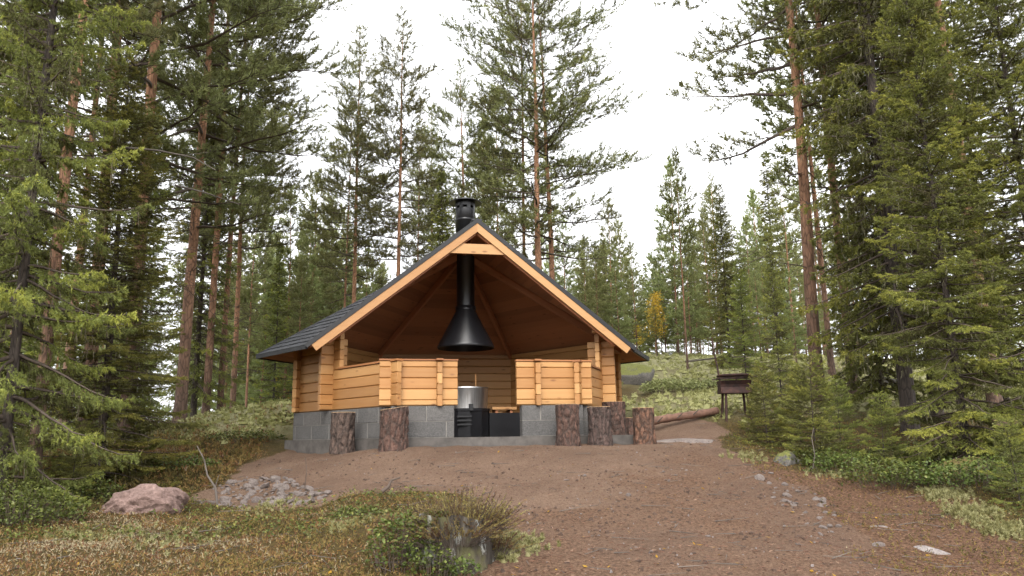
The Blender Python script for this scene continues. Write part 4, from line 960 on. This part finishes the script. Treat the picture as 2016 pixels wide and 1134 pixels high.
def heather(name, px, py, d, r_, h, n, seed, label, z=None):
    rng = np.random.default_rng(seed); p = at(px, py, d); zz = p[2] if z is None else z
    e = empty(name, (p[0], p[1], zz), 0, label, 'shrub')
    a = rng.uniform(0, 6.283, n); rr = r_*np.sqrt(rng.random(n)); B = np.stack([rr*np.cos(a), rr*np.sin(a)*.6, np.zeros(n)], -1)
    T_ = B + np.stack([np.cos(a)*rr*.8+rng.normal(0, .06, n), np.sin(a)*rr*.5+rng.normal(0, .05, n), h*rng.uniform(.15, 1.05, n)*(1-.5*(rr/r_)**2)], -1)
    SV, SF = sticks(B-[0, 0, .04], T_, np.full(n, .002), np.full(n, .001)); link('stems', npmesh('stems', SV, SF, [M_twig]), e)
    V, rn = needles(B+(T_-B)*.35, T_, 22, .016, .006, .4, .9, rng, rng.random(n)); link('sprigs', npmesh('sprigs', V, np.arange(len(V)).reshape(-1, 3), [M_heather], attrs={'rnd': rn}), e)
# weathered stump in the foreground, overgrown with heather and lingonberry
def old_stump():
    m, n, b = new_mat('rotten_wood')
    g = noise(n, objco(n, (26, 26, 2.2), False), 1, 5, .65); f = noise(n, objco(n, (9, 9, 6), False), 1, 5, .7)
    c = ramp(n, g, [(.3, (.015, .012, .009)), (.5, (.055, .044, .033)), (.7, (.12, .105, .085))])
    c = mixc(n, ramp(n, f, [(.56, (0,)*3), (.62, (.9,)*3)]), c, (.29, .29, .265)); c = mixc(n, ramp(n, noise(n, objco(n, (5, 5, 5), False), 1, 4, .6), [(.54, (0,)*3), (.64, (.8,)*3)]), c, (.085, .08, .03))
    n.links.new(c, b.inputs['Base Color']); b.inputs['Roughness'].default_value = .95; bump(n, b, g, .9, .03)
    p = at(882, 1022, 5.0); zb = gz(p[0], p[1])-.15; h = p[2]+.02-zb
    e = empty('rotten_stump', (p[0], p[1], zb), 0, 'rotten grey tree stump with white lichen crust in the foreground', 'stump')
    ns, nr = 72, 26; th = np.linspace(0, 2*np.pi, ns, endpoint=False); t = np.linspace(0, 1, nr); TH_, T_ = np.meshgrid(th, t)
    gr = fbm(np.cos(TH_)*7, np.sin(TH_)*7+T_*.5, 4)*.30 + fbm(np.cos(TH_)*2.2, np.sin(TH_)*2.2+T_*1.2, 14)*.2
    R_ = .25*(1+gr)*(1.2-.30*T_**.7); Z_ = h*T_*(1+.22*fbm(np.cos(TH_)*1.6+4, np.sin(TH_)*1.6, 24)*T_)
    V = np.stack([R_*np.cos(TH_), R_*np.sin(TH_), Z_], -1).reshape(-1, 3); F = [[i*ns+k, i*ns+(k+1) % ns, (i+1)*ns+(k+1) % ns, (i+1)*ns+k] for i in range(nr-1) for k in range(ns)]
    link('trunk_wood', npmesh('trunk_wood', V, F, [m], smooth=True), e)
    ring = V[-ns:]; mb = MB(); mb.add([tuple(q) for q in ring]+[tuple(ring.mean(0)-[0, 0, .05])], [(k, (k+1) % ns, ns) for k in range(ns)]); mb.build('broken_top', M_moss_solid, e)
    return p, zb+h
M_moss_solid = simple('moss_bed', (.13, .10, .03), .95, 0, .4, 30, .6)
sp, sz = old_stump()
def near(px, d): q = at(px, 1000, d); return q
heather('heather', 915, 985, 5.0, .20, .27, 420, 1, 'wiry brown green heather on top of the rotten stump', sz-.08)
heather('heather', 885, 1000, 4.84, .20, .17, 260, 8, 'low brown heather fringe hanging over the front of the stump top', sz-.12)
heather('heather', 838, 985, 5.12, .17, .20, 260, 2, 'small heather tuft left of the stump top', sz-.10)
heather('heather', 968, 1030, 5.05, .09, .20, 90, 3, 'thin heather sprigs leaning out right of the stump', sz-.22)
shrub('lingonberry', 858, 1005, 4.88, .17, .12, .13, 520, .024, 3, 'pale green lingonberry leaves on the stump crown', z=sz-.09)
shrub('lingonberry', 785, 1075, 4.72, .20, .14, .30, 900, .026, 4, 'dark green lingonberry hanging against the left of the stump')
shrub('lingonberry', 855, 1120, 4.62, .15, .08, .20, 460, .024, 5, 'lingonberry sprigs at the foot of the stump')
shrub('lingonberry', 705, 1000, 6.2, .22, .16, .10, 500, .026, 6, 'low green lingonberry patch at the edge of the rubble heap')
shrub('lingonberry', 915, 1125, 4.7, .10, .08, .12, 160, .024, 16, 'small lingonberry tuft right of the stump foot')
shrub('bilberry', 55, 1010, 6.3, .42, .32, .34, 2600, .030, 7, 'dense dark green bilberry bush at the lower left edge')
shrub('bilberry', -90, 1000, 6.4, .42, .32, .34, 1600, .030, 17, 'bilberry bush just outside the left edge')
shrub('bilberry', 160, 960, 7.7, .4, .3, .22, 1400, .032, 8, 'bilberry growth under the bushy left spruce')
shrub('bilberry', 360, 920, 9.9, .5, .35, .2, 1300, .036, 9, 'green bilberry strip along the foot of the left slope')
shrub('bilberry', 480, 885, 11.8, .6, .35, .16, 1100, .038, 10, 'bilberry patch halfway up the left slope')
for i, (px, py, d, rx, h) in enumerate([(1660,930,8.2,.42,.24),(1740,955,7.6,.45,.24),(1830,945,7.6,.5,.24),(1920,960,7.3,.5,.26),(1990,940,7.6,.45,.28),(1600,915,8.7,.35,.18),(1780,905,8.9,.5,.24),(1960,900,8.6,.5,.3),(2060,980,7,.5,.28)]):
    shrub('bilberry', px, py, d, rx, rx*.75, h, int(2600*rx), .032, 40+i, ['bilberry shrub right of the flat mossy stone','bilberry shrub left below the right spruce','bilberry shrub in front of the moss hummock','bilberry shrub right of the moss hummock','bilberry shrub at the right picture edge','low bilberry shrub just beside the flat mossy stone','bilberry shrub behind the others left of the spruce trunk','bilberry shrub under the right spruce branches','bilberry shrub beyond the right edge'][i], group='bilberry shrubs on the right')
shrub('juniper', 1325, 775, 16.2, .75, .5, .28, 2200, .05, 60, 'yellow green low shrub on the lichen slope behind the stumps', mat=M_pine_far)
shrub('juniper', 1400, 765, 17, .5, .4, .22, 900, .05, 61, 'smaller low shrub on the lichen slope left of the barbecue', mat=M_pine_far)
hm = rock_mesh(70, (.36, .30, .17), 4, .3, M_moss_solid, .1); put('moss_hummock', hm, 1903, 893, 8.1, -.02, 0, 'rounded yellow green moss hummock below the right spruce', 'moss')
hm2 = rock_mesh(71, (.3, .25, .13), 4, .3, M_moss_solid, .1); put('moss_hummock', hm2, 1790, 872, 9.2, .0, 0, 'smaller moss hummock left of the spruce trunk', 'moss')
# sticks and branches that can be told apart
def stick(name, pts, r0, r1, label, mat=M_twig_dead, side=()):
    e = MB(); n = len(pts); e.tube(pts, [r0+(r1-r0)*i/(n-1) for i in range(n)], 7)
    if not side: return tag(e.build(name, mat), label, 'branch')
    em = empty(name, tuple(pts[0]), 0, label, 'branch'); off = Matrix.Translation(-Vector(pts[0]))
    e.v = [tuple(off @ Vector(v)) for v in e.v]; e.build('stem', mat, em)
    for a, b_ in side:
        mb = MB(); mb.tube([Vector(a)-Vector(pts[0]), Vector(b_)-Vector(pts[0])], [r1*1.1, r1*.6], 5); mb.build('side_twig', mat, em)
A3 = lambda px, py, d: tuple(at(px, py, d))
stick('dead_sapling', [A3(428,995,7.3), A3(424,960,7.3), A3(408,935,7.3), A3(402,905,7.3), A3(388,878,7.3)], .012, .004, 'thin bare dead sapling standing between boulder and rubble heap', side=((A3(405,915,7.3), A3(398,893,7.25)), (A3(424,958,7.3), A3(431,935,7.35))))
stick('root', [A3(752,968,6.6), A3(765,958,6.62), A3(770,946,6.65), A3(788,940,6.7)], .018, .006, 'dark crooked root sticking out of the soil above the stump', M_twig)
stick('bare_twig', [A3(600,960,6.9), A3(604,925,6.9), A3(601,900,6.95)], .004, .002, 'thin upright twig growing from the soil left of the stump', M_twig)
stick('fallen_branch', [A3(1688,868,10.3), A3(1712,882,10.1), A3(1733,900,9.8)], .022, .012, 'short broken branch lying under the right spruce')
stick('fallen_branch', [A3(1350,712,21), A3(1420,704,21.5), A3(1500,700,22)], .03, .012, 'long grey fallen branch lying across the crest of the slope')
stick('bare_twig', [A3(1600,925,8.2), A3(1604,895,8.2), A3(1598,862,8.2), A3(1602,842,8.2)], .006, .003, 'pale crooked bare twig rising by the path edge')
stick('dead_branch', [A3(240,290,8.6), A3(310,296,8.5), A3(380,310,8.4), A3(425,335,8.3)], .014, .004, 'long dead branch reaching right from the left forest', side=((A3(360,305,8.45), A3(410,300,8.4)),))
stick('dead_branch', [A3(345,365,10.5), A3(400,378,10.4), A3(470,402,10.3)], .014, .005, 'bare dead branch below the pine crown at left')

# ------------------------------------------------------------------ ground cover nobody could count
def wedge(n, d0, d1, p0=-350, p1=2350, pw=0.):
    d = d0*(d1/d0)**rs_.random(n); px = rs_.uniform(p0, p1, n); f = _fh[:2]; r2_ = _r[:2]
    lat = (px-1008)/FPX*d*1.02
    return CAM[0]+f[0]*d+r2_[0]*lat, CAM[1]+f[1]*d+r2_[1]*lat, d
def stuff(name, me, label, cat): return tag(link(name, me), label, cat, kind='stuff')
rng = np.random.default_rng(3)
# moss fuzz
x, y, d = wedge(90000, 4.3, 13); dirt, lit, lich = zones(x, y); k = (rng.random(len(x)) > np.maximum(dirt*1.3, lit*.75)) & (np.hypot(x, y) > 2.9); x, y, d = x[k], y[k], d[k]
z = ground_z(x, y); P0 = np.stack([x, y, z-.005], -1); P1 = P0+np.stack([rng.normal(0, .012, len(x)), rng.normal(0, .012, len(x)), rng.uniform(.012, .04, len(x))], -1)
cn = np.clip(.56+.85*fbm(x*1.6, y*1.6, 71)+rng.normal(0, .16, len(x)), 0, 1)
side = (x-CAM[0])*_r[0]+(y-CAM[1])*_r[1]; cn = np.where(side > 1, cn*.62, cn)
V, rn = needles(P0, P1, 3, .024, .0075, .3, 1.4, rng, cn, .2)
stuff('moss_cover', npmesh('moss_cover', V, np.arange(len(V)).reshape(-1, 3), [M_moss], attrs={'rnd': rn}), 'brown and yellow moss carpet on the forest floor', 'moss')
x, y, d = wedge(26000, 8.5, 17, -350, 760); dirt, lit, lich = zones(x, y); k = (dirt < .2) & (np.hypot(x, y) > 3.0) & (rng.random(len(x)) > lich*.95); x, y = x[k], y[k]; z = ground_z(x, y)
P0 = np.stack([x, y, z-.01], -1); P1 = P0+np.stack([rng.normal(0, .02, len(x)), rng.normal(0, .02, len(x)), rng.uniform(.03, .09, len(x))], -1)
V, rn = needles(P0, P1, 4, .05, .018, .3, 1.3, rng, np.clip(.45+.9*fbm(x*.9, y*.9, 73)+rng.normal(0, .18, len(x)), 0, 1), .12)
stuff('heath_cover', npmesh('heath_cover', V, np.arange(len(V)).reshape(-1, 3), [M_moss], attrs={'rnd': rn}), 'brown and olive heath covering the slope left of the hut', 'heath')
# lichen cushions
def domes(x, y, r_, h, rng, rnd, mat, name, label, cat, seg=7):
    N = len(x); z = ground_z(x, y); a = np.arange(seg)*2*np.pi/seg; V = np.zeros((N, 2*seg+1, 3)); ph = rng.uniform(0, 6, N)
    for q, (f, hh) in enumerate(((1., 0.), (.62, .72))):
        j = rng.uniform(.75, 1.25, (N, seg)); an = a[None]+ph[:, None]
        V[:, q*seg:(q+1)*seg, 0] = x[:, None]+np.cos(an)*r_[:, None]*f*j; V[:, q*seg:(q+1)*seg, 1] = y[:, None]+np.sin(an)*r_[:, None]*f*j
        V[:, q*seg:(q+1)*seg, 2] = z[:, None]-.012*(q == 0)+h[:, None]*hh*rng.uniform(.7, 1.3, (N, seg))
    V[:, -1] = np.stack([x, y, z+h], -1); F = []
    for k in range(seg):
        k2 = (k+1) % seg; F += [[k, k2, seg+k2], [k, seg+k2, seg+k], [seg+k, seg+k2, 2*seg]]
    F = (np.array(F)[None]+(np.arange(N)*(2*seg+1))[:, None, None]).reshape(-1, 3)
    stuff(name, npmesh(name, V.reshape(-1, 3), F, [mat], attrs={'rnd': np.repeat(rnd, 2*seg+1)}), label, cat)
x, y, d = wedge(15000, 10.5, 34); dirt, lit, lich = zones(x, y); k = (rng.random(len(x)) < lich*1.2) & (dirt < .3) & (np.hypot(x, y) > 3.0); x, y, d = x[k], y[k], d[k]
r_ = rng.uniform(.025, .075, len(x))*(.7+d/30); domes(x, y, r_, r_*rng.uniform(.4, .9, len(x)), rng, np.clip(.5+.7*fbm(x*.9, y*.9, 81)+rng.normal(0, .2, len(x)), 0, 1), M_lichen, 'lichen_cover', 'pale reindeer lichen carpet on the slope', 'lichen')
V, rn = needles(np.stack([x, y, ground_z(x, y)], -1), np.stack([x, y, ground_z(x, y)+r_*.8], -1), 12, .07, .03, .3, 1.4, rng, np.clip(.5+.7*fbm(x*.9, y*.9, 81), 0, 1), .2)
stuff('lichen_fuzz', npmesh('lichen_fuzz', V, np.arange(len(V)).reshape(-1, 3), [M_lichen], attrs={'rnd': rn}), 'branching tips of the pale lichen carpet', 'lichen')
# pale lichen clumps near the camera
cx = []
for (px, py, s_, n_) in [(1000,1078,.22,160),(985,1100,.15,70),(1870,985,.16,150),(1920,1015,.22,190),(1975,1050,.2,150),(1840,975,.12,60),(540,1000,.3,60),(330,1065,.3,60),(700,1060,.2,40),(180,1060,.3,70),(1470,905,.2,60),(1640,940,.2,50)]:
    p = to_g(px, py); cx.append(np.stack([p[0]+rng.normal(0, s_*.6, n_), p[1]+rng.normal(0, s_*.6, n_)], -1))
cx = np.concatenate(cx); r_ = rng.uniform(.008, .022, len(cx)); zz_ = ground_z(cx[:, 0], cx[:, 1]); c3 = np.stack([cx[:, 0], cx[:, 1], zz_], -1); V, rn = needles(c3, c3+[0, 0, .03], 26, .028, .007, .2, 1.4, rng, rng.random(len(cx)), .2)
stuff('lichen_tips', npmesh('lichen_tips', V, np.arange(len(V)).reshape(-1, 3), [M_lichen], attrs={'rnd': rn}), 'branching pale lichen tips in the foreground', 'lichen')
domes(cx[:, 0], cx[:, 1], r_, r_*1.0, rng, np.clip(rng.normal(.6, .25, len(cx)), 0, 1), M_lichen, 'lichen_tufts', 'scattered tufts of pale lichen in the foreground', 'lichen', 6)
# needles, grit, clods, twigs
x, y, d = wedge(52000, 4.3, 10.5); dirt, lit, lich = zones(x, y); k = rng.random(len(x)) < np.maximum(dirt*(.25+.5*(fbm(x*1.1, y*1.1, 91) > -.05)+.4*lit), lit); k &= np.hypot(x, y) > 2.8; x, y = x[k], y[k]
z = ground_z(x, y); a = rng.uniform(0, 6.283, len(x)); L = rng.uniform(.025, .06, len(x)); P0 = np.stack([x, y, z+.003], -1); P1 = P0+np.stack([np.cos(a)*L, np.sin(a)*L, rng.normal(.004, .008, len(x))], -1)
V, rn = needles(P0, P1, 1, .03, .0045, 0., .5, rng, rng.random(len(x)), .1); V = V.reshape(-1, 3, 3); V[:, 2] = P1; V = V.reshape(-1, 3)
stuff('needle_litter', npmesh('needle_litter', V, np.arange(len(V)).reshape(-1, 3), [M_lit], attrs={'rnd': rn}), 'fallen brown pine needles on the soil', 'litter')
x, y, d = wedge(15000, 4.3, 10.5); dirt, lit, lich = zones(x, y); k = (rng.random(len(x)) < np.maximum(dirt, lit*.6)*np.clip(.45+1.6*fbm(x*1.5, y*1.5, 95), .08, 1)) & (np.hypot(x, y) > 2.8); x, y, d = x[k], y[k], d[k]
M_clod = simple('soil_clods', (.075, .046, .032), .97, 0, .5, 20, .4)
r_ = .004+.018*rng.random(len(x))**2.5; domes(x, y, r_, r_*rng.uniform(.4, .9, len(x)), rng, rng.random(len(x)), M_clod, 'soil_clods', 'crumbs and clods of brown soil on the yard', 'soil', 5)
x, y, d = wedge(1100, 4.3, 9.5); dirt, lit, lich = zones(x, y); k = (rng.random(len(x)) < dirt) & (np.hypot(x, y) > 2.8); x, y, d = x[k], y[k], d[k]
r_ = rng.uniform(.003, .010, len(x)); domes(x, y, r_, r_*.8, rng, rng.random(len(x)), M_rock_pale, 'grit', 'tiny pale grit scattered over the soil', 'gravel', 5)
x, y, d = wedge(900, 4.4, 12); k = np.hypot(x, y) > 2.9; x, y = x[k], y[k]; z = ground_z(x, y); a = rng.uniform(0, 6.283, len(x)); L = rng.uniform(.05, .28, len(x))
P0 = np.stack([x, y, z+.006], -1); P1 = P0+np.stack([np.cos(a)*L, np.sin(a)*L, rng.normal(.01, .015, len(x))], -1); V, F = sticks(P0, P1, rng.uniform(.002, .005, len(x)), np.full(len(x), .0015))
stuff('twig_litter', npmesh('twig_litter', V, F, [M_twig_dead]), 'small dead twigs strewn over the ground', 'litter')
# low leafy cover between the bigger shrubs
x, y, d = wedge(16000, 5.5, 15); dirt, lit, lich = zones(x, y); side = (x-CAM[0])*_r[0]+(y-CAM[1])*_r[1]
k = (dirt < .15) & (lit < .3) & (fbm(x*.8, y*.8, 61) > np.where(side > 2.2, -.16, .06)) & (np.hypot(x, y) > 3.2); x, y, d = x[k], y[k], d[k]
P = np.stack([x, y, ground_z(x, y)+rng.uniform(0, .07, len(x))], -1); P = np.repeat(P, 4, 0)+rng.normal(0, .03, (len(P)*4, 3))*[1, 1, .6]
V, F, rn = leaves(P, .024, rng, np.clip(rng.normal(.5, .25, len(P)), 0, 1)); stuff('ground_cover', npmesh('ground_cover', V, F, [M_leaf], attrs={'rnd': rn}), 'low leafy berry plants covering the forest floor', 'ground cover')
x, y, d = wedge(260, 4.4, 9); dirt, lit, lich = zones(x, y); P = np.stack([x, y, ground_z(x, y)+.008], -1); V, F, rn = leaves(P, .035, rng, rng.random(len(P)), .9)
stuff('fallen_leaves', npmesh('fallen_leaves', V, F, [M_birch], attrs={'rnd': rn*.3}), 'few yellowed leaves fallen on the ground', 'leaves')
